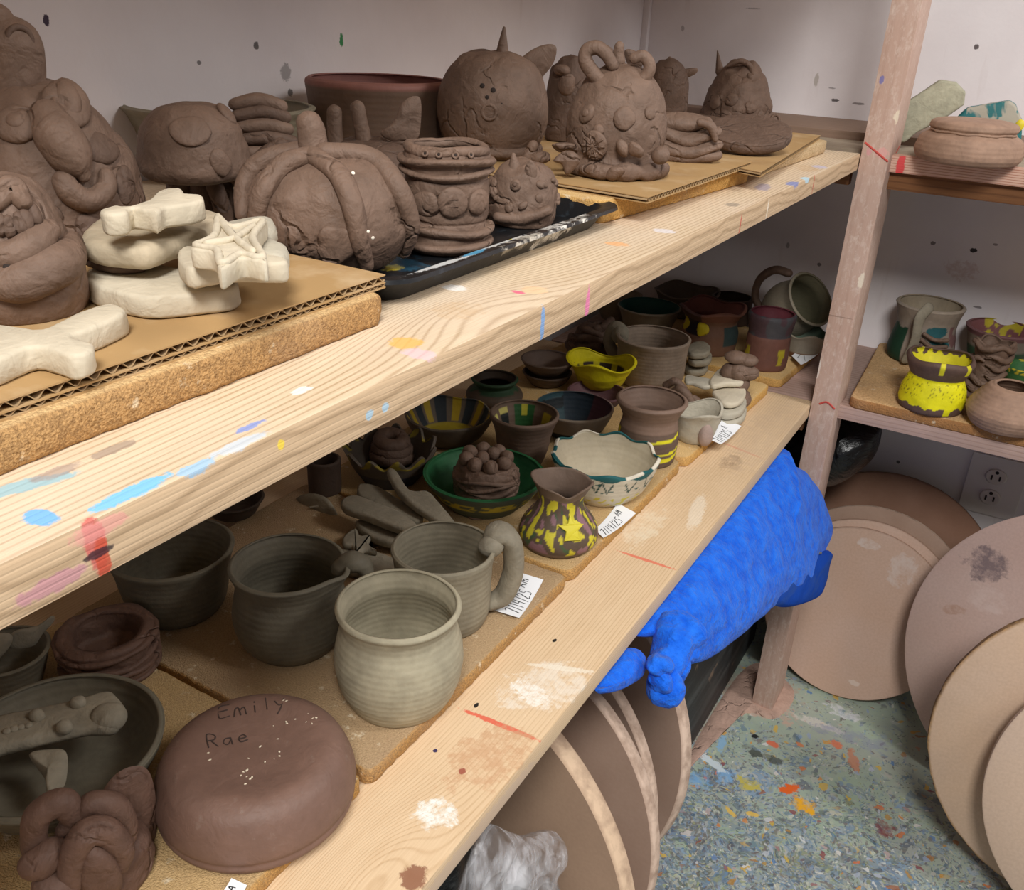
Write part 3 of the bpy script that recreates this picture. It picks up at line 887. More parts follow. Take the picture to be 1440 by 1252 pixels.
# ------------------------------------------------------------------ black tray
def tray():
    x0, x1, y0, y1 = -2.49 * U, -1.775 * U, 2.27 * U, 3.80 * U
    rings = [(.014, .0030), (.0005, .0030), (0, .0008), (-.0085, .0165), (-.0185, .0175), (-.0192, .0150), (-.0105, .0140), (-.0015, .0), (.014, .0)]
    cx, cy = (x0 + x1) / 2, (y0 + y1) / 2
    V, F = [], []
    k = 0
    def ring(off, z):
        w, h = (x1 - x0) / 2 - off, (y1 - y0) / 2 - off
        r = max(.006, .016 - off * .5)
        P = []
        for sx, sy, a0 in ((1, 1, 0), (-1, 1, 90), (-1, -1, 180), (1, -1, 270)):
            for a in range(0, 91, 15):
                q = math.radians(a0 + a)
                P.append((sx * (w - r) + r * math.cos(q), sy * (h - r) + r * math.sin(q), z))
        return P
    n = 28
    for off, z in rings:
        V += ring(off, z)
    for i in range(len(rings) - 1):
        for j in range(n):
            A, B = i * n + j, i * n + (j + 1) % n
            F.append((A, A + n, B + n, B))
    F.append(tuple(range(n)))
    F.append(tuple((len(rings) - 1) * n + j for j in range(n - 1, -1, -1)))
    m = NT('black_plastic')
    col = m.mix(m.range(m.noise(90, 5), .58, .7, 0, .6), rgba('#17191c'), rgba('#39424a'))
    def loc(p, dz=0):
        return (p[0] - cx, p[1] - cy, p[2] - ZU1)
    mk = [(loc((-0.3210, 0.5949, 0.9756)), (.020, .050, .012), -.05, '#eceae2', 1), (loc((-0.3146, 0.5048, 0.9756)), (.006, .05, .006), -.06, '#dfe3e2', .9),
          (loc((-0.3079, 0.4465, 0.9756)), (.003, .03, .004), -.05, '#e8ebea', .8), (loc((-0.3060, 0.5414, 0.9703)), (.016, .026, .0075), 0, '#c9c2b4', .95),
          (loc((-0.3141, 0.5319, 0.9756)), (.004, .004, .005), 0, '#ead22f', 1), (loc((-0.3085, 0.4850, 0.9756)), (.003, .012, .004), 0, '#4fa6cf', .9),
          (loc((-0.3569, 0.4636, 0.9612)), (.006, .008, .006), 0, '#e0c832', 1), (loc((-0.3647, 0.7239, 0.9612)), (.004, .008, .006), 0, '#e0c832', 1),
          (loc((-0.3609, 0.4742, 0.9612)), (.020, .016, .006), 0, '#2d5b73', .6)]
    col = m.splats(col, mk, .55, 150)
    o = build('plastic_tray', (V, F), m.done(col, .32, m.bump(m.noise(70, 4), .2, .002)), None, (cx, cy, ZU1 + .0002), sharp=.7)
    tag(o, 'black paint-spattered plastic tray holding the tentacled clay pot and the ridged canister', 'tray')
tray()

# ------------------------------------------------------------------ clay on the upper shelf
def site(F):
    x, y, z, R, H = F
    return (x, y, z), facing(x, y), R, H

def pot(name, label, cat, F, prof, mat, group=None, col=None, spin=0.0, **kw):
    loc, ph, R, H = site(F)
    g, c = lathe(prof, R, H, col=col, **kw)
    o = build(name, g, mat, None, loc, ph + spin, cols=c)
    return tag(o, label, cat, group)

def sculpt(name, label, cat, F, group=None):
    loc, ph, R, H = site(F)
    return empty(name, loc, label, cat, ph, group), R, H

def patch(P, N, r, th=.004, amp=.12, seed=0.0, spin=0.0, oval=1.0):
    """flattened pellet pressed on a surface"""
    return ball(P, (r, r * oval, th), toward(N, spin), amp, 90, seed, 3)

def torus(P, N, r, tr, n=28, amp=.0, seed=0.0):
    M = toward(N)
    pts = [np.array(P) + np.array(M @ Vector((r * math.cos(a), r * math.sin(a), 0))) for a in np.linspace(0, 2 * PI, 13)[:-1]]
    return tube(pts, tr, 8, n, amp, 90, seed, closed=True)

# tall figure at the left edge
def figure():
    F = (-0.5022, 0.3306, 0.9828, 0.0514, 0.0877)
    t, R, H = sculpt('clay_figure', 'tall brown clay figure with pointed head at the left edge of the upper shelf', 'sculpture', F)
    pr = [(.95, 0), (1, .08), (1.0, .3), (.92, .52), (.74, .72), (.5, .88), (.3, .97), (.05, 1)]
    g, _ = lathe(pr, R, H, closed=True, seg=90, rows=40, wob=.03, seed=2, lump=.04, lfreq=40)
    build('body', g, BROWN, t)
    hb = (-0.0051, -0.0076, 0.0859)
    ht = (-0.0051, -0.0039, 0.1215)
    h = (ht[2] - hb[2])
    c = ((hb[0] + ht[0]) / 2, hb[1] - .002, (hb[2] + ht[2]) / 2)
    hd = build('head', [tube([(c[0], c[1] - .001, hb[2] - .012), (c[0], c[1], hb[2] + h * .25), (c[0], c[1], hb[2] + h * .6), (c[0], c[1] - .002, ht[2] - .006)], [.017, .0185, .018, .009], 20, 24, .10, 45, 3)], BROWN, t)
    e = (0.0092, -0.0020, 0.1072)
    build('ear', torus((e[0], e[1], e[2]), (1, .3, 0), .0058, .0017, amp=.2), BROWN_DARK, hd)
    T = [(-0.279, 0.760), (0.559, 0.858), (0.035, 0.661)]
    P, N = surf(pr, R, H, T[0][0], T[0][1], .001)
    ey = build('eye_disc', patch(P, N, .0115, .0045, .06, 1), BROWN, t)
    build('pupil', patch(P + N * .0035, N, .0048, .0022, .05, 2), BROWN, ey)
    P, N = surf(pr, R, H, T[1][0], T[1][1], .002)
    build('ear_pad', [patch(P, N, .0185, .0055, .14, 3, .9, .66), patch(P + N * .003, N, .0125, .0045, .18, 5, 1.2, .5)], BROWN, t)
    nose = [(0.140, 0.776), (0.192, 0.678), (0.297, 0.546), (0.349, 0.480)]
    build('trunk', tube(on(nose, .003, pr, R, H), [.010, .0125, .010, .004], 14, 24, .12, 70, 4), BROWN, t)
    arm = [(0.140, 0.447), (0.192, 0.382), (0.349, 0.332), (0.559, 0.382), (0.611, 0.464)]
    build('curled_mouth', tube(on(arm, .002, pr, R, H), [.006, .007, .0065, .006, .004], 12, 30, .15, 90, 6), BROWN, t)
    for i, q in enumerate([(0.716, 0.612), (0.873, 0.382), (0.349, 0.119), (-0.122, 0.267)]):
        P, N = surf(pr, R, H, q[0], q[1], 0)
        build('clay_pad', patch(P, N, .013 - .002 * (i % 2), .003, .2, 9 + i, i, .7), BROWN_DARK, t)
figure()

def skull():
    F = (-0.3899, 0.2361, 0.9828, 0.0255, 0.0612)
    t, R, H = sculpt('clay_skull_pot', 'brown clay head with teeth and wide jaw beside the white clay crossbones', 'sculpture', F)
    pr = [(.92, 0), (1, .1), (1.0, .30), (.93, .42), (.86, .5), (.8, .62), (.66, .8), (.4, .94), (.05, 1)]
    R *= 1.0
    g, _ = lathe(pr, R, H, closed=True, seg=90, rows=40, wob=.02, seed=6, lump=.05, lfreq=60)
    build('head', g, BROWN, t)
    lip = [(-0.593, 0.332), (-0.122, 0.316), (0.297, 0.365), (0.820, 0.415), (1.553, 0.480)]
    build('lower_lip', tube(on(lip, .0, pr, R, H), [.006, .009, .010, .009, .005], 14, 30, .1, 60, 2), BROWN, t)
    lip2 = [(-0.489, 0.497), (-0.070, 0.497), (0.349, 0.563), (0.716, 0.628)]
    build('upper_lip', tube(on(lip2, .0, pr, R, H), [.005, .007, .007, .005], 12, 24, .12, 60, 3), BROWN, t)
    for i, q in enumerate([(-0.227, 0.694), (-0.070, 0.678), (0.140, 0.694), (0.297, 0.711), (0.506, 0.743)]):
        P, N = surf(pr, R, H, q[0], q[1], .001)
        build('tooth', ball(P, (.0028, .0022, .0052), toward(N) @ Matrix.Rotation(PI / 2, 3, 'X'), .2, 200, i, 2), BROWN_DARK, t)
    for i, q in enumerate([(-0.017, 0.546), (0.297, 0.579), (-0.175, 0.415)]):
        P, N = surf(pr, R, H, q[0], q[1], .0045)
        build('pierced_hole', patch(P, N, .0018, .001, 0, i), HOLE, t)
    P, N = surf(pr, R, H, *(0.140, 0.842), .001)
    build('brow', tube(on([(-0.279, 0.826), (0.140, 0.908), (0.349, 0.826)], .001, pr, R, H), [.004, .006, .004], 10, 16, .15, 80, 3), BROWN, t)
skull()

# white slabs ------------------------------------------------------
def flat(name, label, cat, pts, thick, mat, group=None, bev=.003, tilt=(0, 0), jit=.0006, seed=0, parent=None, smooth=True, step=.0025):
    """clay slab whose TOP outline is pts"""
    A = np.array(pts)
    c = A.mean(0)
    o = build(name, slab(A[:, :2] - c[:2], thick, bev, step, jit, 150, seed, smooth=smooth), mat, parent, (c[0], c[1], c[2] - thick), sharp=.9)
    o.rotation_euler = (tilt[0], tilt[1], 0)
    return tag(o, label, cat, group) if label else o

flat('clay_slab', 'white dry oval clay slab lying lowest on the cardboard', 'clay slab', [(-0.3916, 0.2697, 0.9940), (-0.3941, 0.2868, 0.9940), (-0.3790, 0.2979, 0.9940), (-0.3586, 0.3008, 0.9940), (-0.3449, 0.3053, 0.9940), (-0.3283, 0.3041, 0.9940), (-0.3170, 0.2927, 0.9940), (-0.3218, 0.2784, 0.9940), (-0.3338, 0.2601, 0.9940), (-0.3496, 0.2558, 0.9940), (-0.3732, 0.2574, 0.9940)], zz(-.678) - zz(-.7385), WHITE, bev=.002)
flat('clay_slab', 'brown-grey oval clay slab under the small white bone, second in the stack', 'clay slab', [(-0.3992, 0.2748, 1.0107), (-0.4264, 0.3105, 1.0107), (-0.4213, 0.3358, 1.0107), (-0.3982, 0.3521, 1.0107), (-0.3737, 0.3421, 1.0107), (-0.3595, 0.3165, 1.0107), (-0.3557, 0.2933, 1.0107), (-0.3510, 0.2750, 1.0107), (-0.3625, 0.2669, 1.0107), (-0.3786, 0.2638, 1.0107)], zz(-.585) - zz(-.648), clay('buff_clay', '#b0a28a', .8, lump=.4), bev=.004)
flat('clay_wad', 'brown clay wad wedged between the two oval slabs on the left', 'clay wad', [(-0.4173, 0.2849, 0.9992), (-0.4302, 0.3049, 0.9992), (-0.4092, 0.3126, 0.9992), (-0.3823, 0.3014, 0.9992), (-0.3673, 0.2848, 0.9992), (-0.3741, 0.2721, 0.9992), (-0.3947, 0.2721, 0.9992)], zz(-.649) - zz(-.677), BROWN, bev=.002)
flat('clay_bone', 'small white clay bone lying on top of the brown-grey oval slab', 'clay bone', [(-0.3656, 0.2632, 1.0274), (-0.3686, 0.2734, 1.0274), (-0.3634, 0.2761, 1.0274), (-0.3691, 0.2915, 1.0274), (-0.3843, 0.3123, 1.0274), (-0.3806, 0.3214, 1.0274), (-0.3688, 0.3142, 1.0274), (-0.3608, 0.3168, 1.0274), (-0.3500, 0.3073, 1.0274), (-0.3490, 0.2941, 1.0274), (-0.3505, 0.2860, 1.0274), (-0.3448, 0.2761, 1.0274), (-0.3516, 0.2762, 1.0274), (-0.3597, 0.2751, 1.0274), (-0.3530, 0.2664, 1.0274), (-0.3562, 0.2593, 1.0274)], .0105, WHITE, bev=.0018, seed=3)
flat('clay_bone', 'white clay bone jutting out underneath the clay star', 'clay bone', [(-0.3422, 0.2835, 1.0089), (-0.3467, 0.2924, 1.0089), (-0.3363, 0.2958, 1.0089), (-0.3204, 0.2951, 1.0089), (-0.3091, 0.3049, 1.0089), (-0.2989, 0.3066, 1.0089), (-0.2911, 0.2997, 1.0089), (-0.2973, 0.2928, 1.0089), (-0.3069, 0.2864, 1.0089), (-0.3118, 0.2773, 1.0089), (-0.3151, 0.2667, 1.0089), (-0.3280, 0.2718, 1.0089)], .0100, WHITE, bev=.002, seed=4)
flat('clay_bone', 'white clay bone with its rounded end behind the clay star', 'clay bone', [(-0.3703, 0.3309, 1.0089), (-0.3735, 0.3564, 1.0089), (-0.3647, 0.3670, 1.0089), (-0.3447, 0.3494, 1.0089), (-0.3333, 0.3336, 1.0089), (-0.3173, 0.3275, 1.0089), (-0.3050, 0.3155, 1.0089), (-0.3041, 0.3056, 1.0089), (-0.3214, 0.3050, 1.0089), (-0.3457, 0.3125, 1.0089)], .012, GREYWHITE, bev=.004, seed=5)

def star():
    pts = [(-0.3546, 0.3191, 1.0197), (-0.3290, 0.3052, 1.0197), (-0.3287, 0.3270, 1.0197), (-0.3044, 0.2958, 1.0197), (-0.2721, 0.2697, 1.0197), (-0.2832, 0.2665, 1.0197), (-0.2773, 0.2491, 1.0197), (-0.2990, 0.2656, 1.0197), (-0.3125, 0.2655, 1.0197), (-0.3208, 0.2850, 1.0197)]
    A = np.array(pts)
    c = A.mean(0)
    o = build('clay_star', slab(A[:, :2] - c[:2], .009, .0012, .0015, .0004, 150, 3, smooth=True), WHITE, None, (c[0], c[1], zz(-.592) ), sharp=.9)
    tag(o, 'white five-pointed clay star with a raised rim on top of the bones', 'clay star')
    B = [(p[0] - c[0], p[1] - c[1], .0092) for p in A]
    B = [tuple(np.array(p) * np.array((.86, .86, 1))) for p in B]
    build('raised_rim', tube(B, .0018, 8, 80, .3, 200, 2, closed=True), WHITE, o)
    build('ridge', tube([(B[0][0] * .7, B[0][1] * .7, .0092), (0, .002, .010), (B[4][0] * .7, B[4][1] * .7, .0092)], .0018, 8, 20, .3, 200, 4), WHITE, o)
    build('ridge', tube([(B[2][0] * .7, B[2][1] * .7, .0092), (.001, 0, .010), (B[8][0] * .7, B[8][1] * .7, .0092)], .0018, 8, 20, .3, 200, 5), WHITE, o)
star()
flat('clay_crossbones', 'large white clay crossbones lying at the near edge of the cardboard', 'clay slab', [(-0.3590, 0.1830, 0.9936), (-0.3529, 0.1979, 0.9936), (-0.3413, 0.2024, 0.9936), (-0.3331, 0.2066, 0.9936), (-0.3404, 0.2257, 0.9936), (-0.3421, 0.2425, 0.9936), (-0.3337, 0.2439, 0.9936), (-0.3252, 0.2379, 0.9936), (-0.3193, 0.2174, 0.9936), (-0.3177, 0.2076, 0.9936), (-0.3045, 0.2072, 0.9936), (-0.2980, 0.2011, 0.9936), (-0.2986, 0.1937, 0.9936), (-0.3122, 0.1931, 0.9936), (-0.3186, 0.1902, 0.9936), (-0.3149, 0.1738, 0.9936), (-0.3178, 0.1600, 0.9936)], zz(-.68) - zz(-.739), WHITE, bev=.0018, seed=8)

# back row ---------------------------------------------------------
pot('clay_bowl', 'large grey-green thrown bowl against the back wall behind the mushroom pot', 'bowl', (-0.6893, 0.6368, 0.9585, 0.0875, 0.0650), BOWL_PROFILE, GREY, wall=.05, throw=.0015, wob=.004)
def tcol(t, h, ins):
    if ins:
        return '#8a5f58'
    return '#6f5a4c' if h < .93 else '#94675d'
pot('clay_pot', 'wide brown pot with a reddish inside against the back wall behind the tentacled pot', 'pot', (-0.6252, 0.7905, 0.9585, 0.0730, 0.0869), CYL_PROFILE, PAINTED_RINGS, col=tcol, wall=.06, throw=.0008, wob=.004)

def mushroom():
    F = (-0.5426, 0.4738, 0.9585, 0.0247, 0.0427)
    t, R, H = sculpt('clay_mushroom_pot', 'brown clay mushroom with a cracked cap beside the tall figure', 'sculpture', F)
    H = .25 * U
    for i, (a, r) in enumerate(((.2, .55), (1.3, .6), (-.9, .55), (2.4, .5), (-2.2, .6))):
        x, y = R * .62 * math.cos(a), R * .62 * math.sin(a)
        build('stalk', tube([(x, y, .003), (x * 1.05, y * 1.05, H * .5), (x * .9, y * .9, H * 1.15)], [R * r * .75, R * r * .65, R * r * .7], 14, 16, .12, 60, i), BROWN_DARK, t)
    f2 = (-0.5050, 0.4403, 1.0035, 0.0366, 0.0481)
    c = (f2[0] - F[0], f2[1] - F[1])
    ph = facing(F[0], F[1])
    ox, oy = c[0] * math.cos(ph) + c[1] * math.sin(ph), -c[0] * math.sin(ph) + c[1] * math.cos(ph)
    pr = [(.80, 0), (.93, .05), (1, .18), (.97, .42), (.86, .68), (.6, .9), (.3, .98), (.05, 1)]
    g, _ = lathe(pr, f2[3], f2[4], closed=True, seg=80, rows=30, wob=.03, seed=12, lump=.04, lfreq=40)
    cap = build('cap', ([np.array(v) + np.array((ox, oy, f2[2] - F[2])) for v in g[0]], g[1]), BROWN, t)
    for i, q in enumerate([(-0.017, 0.694), (1.292, 0.858), (0.454, 0.299)]):
        P, N = surf(pr, f2[3], f2[4], q[0], q[1], .0005)
        build('cap_spot', patch(P + np.array((ox, oy, f2[2] - F[2])), N, .013 if i == 0 else .009, .003, .12, i, i, .8), BROWN, cap)
mushroom()

def coil_heap():
    F = (-0.5112, 0.5094, 0.9585, 0.0312, 0.0926)
    t, R, H = sculpt('clay_coil_pot', 'dark brown clay pot of stacked finger-like coils between the mushroom and the tentacled pot', 'sculpture', F)
    g, _ = lathe([(.9, 0), (1, .1), (.9, .5), (.72, .8), (.4, .95), (.05, 1)], R * .72, H * .93, closed=True, seg=60, rows=24, wob=.04, seed=3, lump=.08, lfreq=40)
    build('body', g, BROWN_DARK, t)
    rows = (((326, 150), (372, 142), (405, 150)), ((330, 165), (372, 160), (410, 166)), ((338, 180), (380, 178), (415, 182)), ((345, 198), (385, 196), (425, 200)))
    A = [[(0.0172, -0.0201, 0.0885), (0.0172, 0.0007, 0.0917), (0.0172, 0.0184, 0.0878)], [(0.0193, -0.0188, 0.0812), (0.0193, 0.0025, 0.0839), (0.0193, 0.0208, 0.0809)], [(0.0212, -0.0165, 0.0739), (0.0212, 0.0048, 0.0756), (0.0212, 0.0223, 0.0730)], [(0.0231, -0.0133, 0.0661), (0.0231, 0.0081, 0.0673), (0.0231, 0.0257, 0.0645)], [(0.0249, -0.0189, 0.0572), (0.0249, 0.0054, 0.0568), (0.0249, 0.0200, 0.0540)]]
    for i, a in enumerate(A):
        build('coil', tube([(p[0], p[1] * .82, p[2]) for p in a], [.0042, .0052, .0048], 12, 18, .12, 80, i), BROWN_DARK if i % 2 else BROWN, t)
    for i, a in enumerate(([(0.0281, -0.0237, 0.0455), (0.0281, -0.0134, 0.0347), (0.0281, -0.0115, 0.0156)], [(0.0281, 0.0131, 0.0627), (0.0281, -0.0049, 0.0494), (0.0281, -0.0137, 0.0307)], [(0.0312, -0.0349, 0.0372), (0.0312, -0.0306, 0.0214), (0.0312, -0.0292, 0.0037)])):
        build('hanging_coil', tube(a, [.006, .0065, .006], 12, 18, .12, 80, 10 + i), BROWN_DARK, t)
coil_heap()

def tentacle_pot():
    F = (-0.3898, 0.4430, 0.9621, 0.0512, 0.0692)
    t, R, H = sculpt('clay_tentacle_pot', 'round brown clay pot with tentacles draped from its thick stem, standing in the black tray', 'sculpture', F)
    pr = BALL_PROFILE
    g, _ = lathe(pr, R, H, closed=True, seg=100, rows=44, wob=.02, seed=5, lump=.03, lfreq=40)
    build('body', g, BROWN, t)
    s0, s1 = [(0.0026, -0.0083, 0.0626), (0.0026, -0.0102, 0.0921)]
    build('stem', tube([(s0[0], s0[1], s0[2] - .008), (s0[0], s0[1], s0[2] + .004), (s1[0], (s0[1] + s1[1]) / 2, (s0[2] + s1[2]) / 2 + .004), (s1[0], s1[1], s1[2] - .006)], [.0135, .0100, .0088, .0078], 18, 24, .10, 70, 2), BROWN, t)
    arms = ([(-0.489, 0.974), (-0.803, 0.908), (-0.855, 0.727), (-0.908, 0.530), (-1.012, 0.365)], [(-0.384, 0.974), (0.140, 0.875), (0.244, 0.694), (0.297, 0.447), (0.454, 0.184)],
            [(-0.122, 0.990), (1.134, 0.941), (0.977, 0.727), (1.134, 0.431), (1.292, 0.201)], [(-1.588, 0.990), (-1.588, 0.891), (-1.536, 0.727), (-1.274, 0.513)])
    for i, a in enumerate(arms):
        build('tentacle', tube(on(a, .0035, pr, R, H), [.0062, .0068, .0066, .0060, .0048], 14, 36, .08, 70, i, flat=.85), BROWN, t)
    P, N = surf(pr, R, H, *(0.035, 0.349), .0)
    build('clay_pad', patch(P, N, .012, .003, .2, 4), BROWN, t)
    dm = plain('white_fleck', '#efe6d6', .8)
    for i, q in enumerate([(0.297, 0.842), (0.087, 0.595), (0.349, 0.497), (0.401, 0.464), (0.087, 0.612)]):
        P, N = surf(pr, R, H, q[0], q[1], .0098 if i in (0, 2, 3) else .0005)
        build('white_fleck', patch(P, N, .0011, .0005, .3, i), dm, t)
tentacle_pot()

def knob_pot():
    F = (-0.5108, 0.6341, 0.9585, 0.0488, 0.0671)
    t, R, H = sculpt('clay_knob_pot', 'dark brown clay pot with two stubby knobs and a folded wing behind the tentacled pot', 'sculpture', F)
    pr = DOME_PROFILE
    g, _ = lathe(pr, R, H * .8, closed=True, seg=70, rows=28, wob=.03, seed=8, lump=.06, lfreq=40)
    build('body', g, BROWN_DARK, t)
    k = [(-0.0000, -0.0286, 0.0497), (0.0000, -0.0288, 0.0733)], [(0.0000, -0.0050, 0.0502), (-0.0000, -0.0095, 0.0772)]
    for i, (a, b) in enumerate(k):
        build('knob', tube([(a[0], a[1], a[2] - .01), a, b], [.009, .0068, .0062], 14, 18, .1, 70, i), BROWN, t)
    w = [(0.0098, 0.0087, 0.0586), (0.0098, 0.0188, 0.0679), (0.0098, 0.0283, 0.0848), (0.0098, 0.0411, 0.0879), (0.0098, 0.0422, 0.0696), (0.0098, 0.0387, 0.0549), (0.0098, 0.0232, 0.0493)]
    build('folded_wing', pillow(w, (1, -.2, .2), .004, 8, .003, 80, 2), BROWN, t)
    f = [(0.0244, -0.0434, 0.0346), (0.0244, -0.0237, 0.0407), (0.0244, -0.0007, 0.0367), (0.0244, 0.0227, 0.0394)]
    build('coil', tube(f, [.005, .007, .007, .005], 12, 20, .2, 70, 6), BROWN_DARK, t)
knob_pot()

def canister():
    F = (-0.3620, 0.5306, 0.9621, 0.0296, 0.0695)
    t, R, H = sculpt('clay_canister', 'open brown clay canister built of segmented bands with holes in its rim, in the tray', 'pot', F)
    pr = [(.90, 0), (.99, .05), (1, .16), (.95, .27), (.93, .3), (.97, .36), (.97, .66), (.93, .70), (.98, .78), (1, .88), (.95, .97), (.90, 1)]
    g, _ = lathe(pr, R, H, seg=90, rows=50, wob=.02, seed=3, lump=.03, lfreq=60, wall=.16, floor=.3)
    b = build('body', g, BROWN, t)
    def band(h0, h1, r, amp, seed, tilt=.0, out=.0):
        pts = []
        for a in np.linspace(-1.75, 1.75, 12):
            pts.append(surf(pr, R, H, a, h0 + tilt * math.sin(a * 2 + seed), out)[0])
        return tube(pts, r, 12, 50, amp, 80, seed, flat=.6)
    build('band', band(.87, 0, .0046, .14, 1, .015), BROWN, t)
    build('band', band(.76, 0, .0040, .14, 2, -.02), BROWN, t)
    build('band', band(.22, 0, .0050, .16, 3, .02), BROWN, t)
    build('band', band(.08, 0, .0048, .16, 5, .01), BROWN, t)
    rim = [surf(pr, R, H, a, .98, -.002)[0] + np.array((0, 0, .001 * math.sin(3 * a))) for a in np.linspace(0, 2 * PI, 14)[:-1]]
    build('rim_coil', tube(rim, .0036, 12, 70, .08, 70, 4, closed=True), BROWN, t)
    P, N = surf(pr, R, H, *(0.140, 0.530), .001)
    md = build('medallion', patch(P, N, .0102, .0032, .05, 2), BROWN, t)
    for d in (.0018, -.0028):
        build('scratch', tube([P + N * .0030 + np.array((0, -.003, d)), P + N * .0032 + np.array((0, .003, d + .0008))], .0004, 6, 6), BROWN_DARK, md)
    for i, q in enumerate([(-0.489, 0.497), (0.873, 0.513)]):
        P, N = surf(pr, R, H, q[0], q[1], .0)
        build('segment', ball(P, (.0105, .0085, .0030), toward(N), .10, 80, i), BROWN, t)
    for i, q in enumerate([(-0.489, 0.891), (-0.175, 0.891), (0.192, 0.875), (0.559, 0.875)]):
        P, N = surf(pr, R, H, q[0], .955, .0012)
        build('rim_hole', torus(P, N, .0016, .0008), BROWN, t)
        build('rim_hole_pit', patch(P, N, .0013, .0006, 0, i), HOLE, t)
canister()

def small_monster():
    F = (-0.3638, 0.6398, 0.9621, 0.0273, 0.0530)
    t, R, H = sculpt('clay_monster', 'small brown clay monster covered in petal scales beside the canister in the tray', 'sculpture', F)
    pr = DOME_PROFILE
    g, _ = lathe(pr, R, H * .92, closed=True, seg=60, rows=28, wob=.03, seed=4, lump=.06, lfreq=60)
    build('body', g, BROWN, t)
    rnd = random.Random(3)
    for i in range(22):
        a, h = rnd.uniform(-1.6, 1.6), rnd.uniform(.12, .72)
        P, N = surf(pr, R, H * .92, a, h, .001)
        build('scale', patch(P, N, rnd.uniform(.0028, .0048), .0022, .25, i, rnd.random() * 3, rnd.uniform(.5, .9)), BROWN, t)
    for q in [(-0.908, 0.513), (-0.227, 0.661)]:
        P, N = surf(pr, R, H * .92, q[0], q[1], .002)
        e = build('eye', patch(P, N, .0042, .0026, .05, 1), BROWN, t)
        build('pupil', patch(P + N * .0022, N, .0018, .0012, 0, 1), BROWN_DARK, e)
    a, b = [(0.0096, -0.0068, 0.0400), (0.0096, -0.0085, 0.0526)]
    build('horn', tube([a, b], [.0066, .0018], 12, 14, .1, 90, 3), BROWN, t)
    build('petal', pillow([(0.0205, 0.0007, 0.0452), (0.0205, 0.0047, 0.0511), (0.0205, 0.0099, 0.0446), (0.0205, 0.0088, 0.0340), (0.0205, 0.0033, 0.0359)], (1, 0, .3), .0028, 6, .001, 90, 4), BROWN, t)
    build('foot', tube([(0.0260, -0.0183, 0.0086), (0.0260, 0.0009, 0.0079), (0.0260, 0.0196, 0.0152)], [.004, .005, .004], 10, 20, .25, 100, 5), BROWN, t)
small_monster()

def pig():
    F = (-0.4984, 0.8107, 0.9837, 0.0542, 0.0955)
    t, R, H = sculpt('clay_round_pot', 'big round brown clay head with one upright spike and cupped ears', 'sculpture', F)
    pr = [(.80, 0), (.85, .06), (.84, .10), (.96, .25), (1, .45), (.95, .64), (.8, .82), (.56, .935), (.3, .985), (.05, 1)]
    g, _ = lathe(pr, R, H, closed=True, seg=100, rows=44, wob=.012, seed=14, lump=.03, lfreq=30)
    build('head', g, BROWN, t)
    a, b = [(0.0027, 0.0068, 0.0872), (0.0027, 0.0076, 0.1170)]
    build('spike', tube([(a[0], a[1], a[2] - .004), (a[0], a[1], a[2] + .008), (b[0], b[1], b[2] - .002)], [.0080, .0058, .0014], 12, 18, .1, 80, 2), BROWN, t)
    build('spike_collar', torus((a[0], a[1], a[2] - .001), (0, 0, 1), .0085, .0030, amp=.2), BROWN, t)
    build('ear', pillow([(0.0054, 0.0218, 0.0855), (0.0054, 0.0348, 0.0973), (0.0054, 0.0493, 0.1028), (0.0054, 0.0576, 0.1007), (0.0054, 0.0570, 0.0895), (0.0054, 0.0508, 0.0791), (0.0054, 0.0390, 0.0684), (0.0054, 0.0291, 0.0757)], (.9, -.5, .2), .0055, 8, .002, 60, 3), BROWN, t)
    build('ear', pillow([(-0.0054, -0.0383, 0.0761), (-0.0054, -0.0303, 0.0904), (-0.0054, -0.0113, 0.0956), (-0.0054, -0.0002, 0.0916), (-0.0054, -0.0013, 0.0840), (-0.0054, -0.0191, 0.0794), (-0.0054, -0.0314, 0.0751)], (.7, .1, .7), .0055, 8, .002, 60, 5), BROWN_DARK, t)
    for i, q in enumerate([(-0.227, 0.694), (-0.017, 0.661), (-0.122, 0.595), (0.140, 0.546)]):
        P, N = surf(pr, R, H, q[0], q[1], .0004)
        build('pierced_hole', patch(P, N, .0023 if i < 3 else .0012, .0012, .2, i), HOLE, t)
    P, N = surf(pr, R, H, *(-0.070, 0.464), .0)
    build('snout_mark', torus(P, N, .0065, .0018, amp=.3), BROWN, t)
    build('base_coil', tube([surf(pr, R, H, a, .07, 0)[0] for a in np.linspace(0, 2 * PI, 15)[:-1]], .0048, 10, 70, .12, 60, 3, closed=True), BROWN, t)
pig()

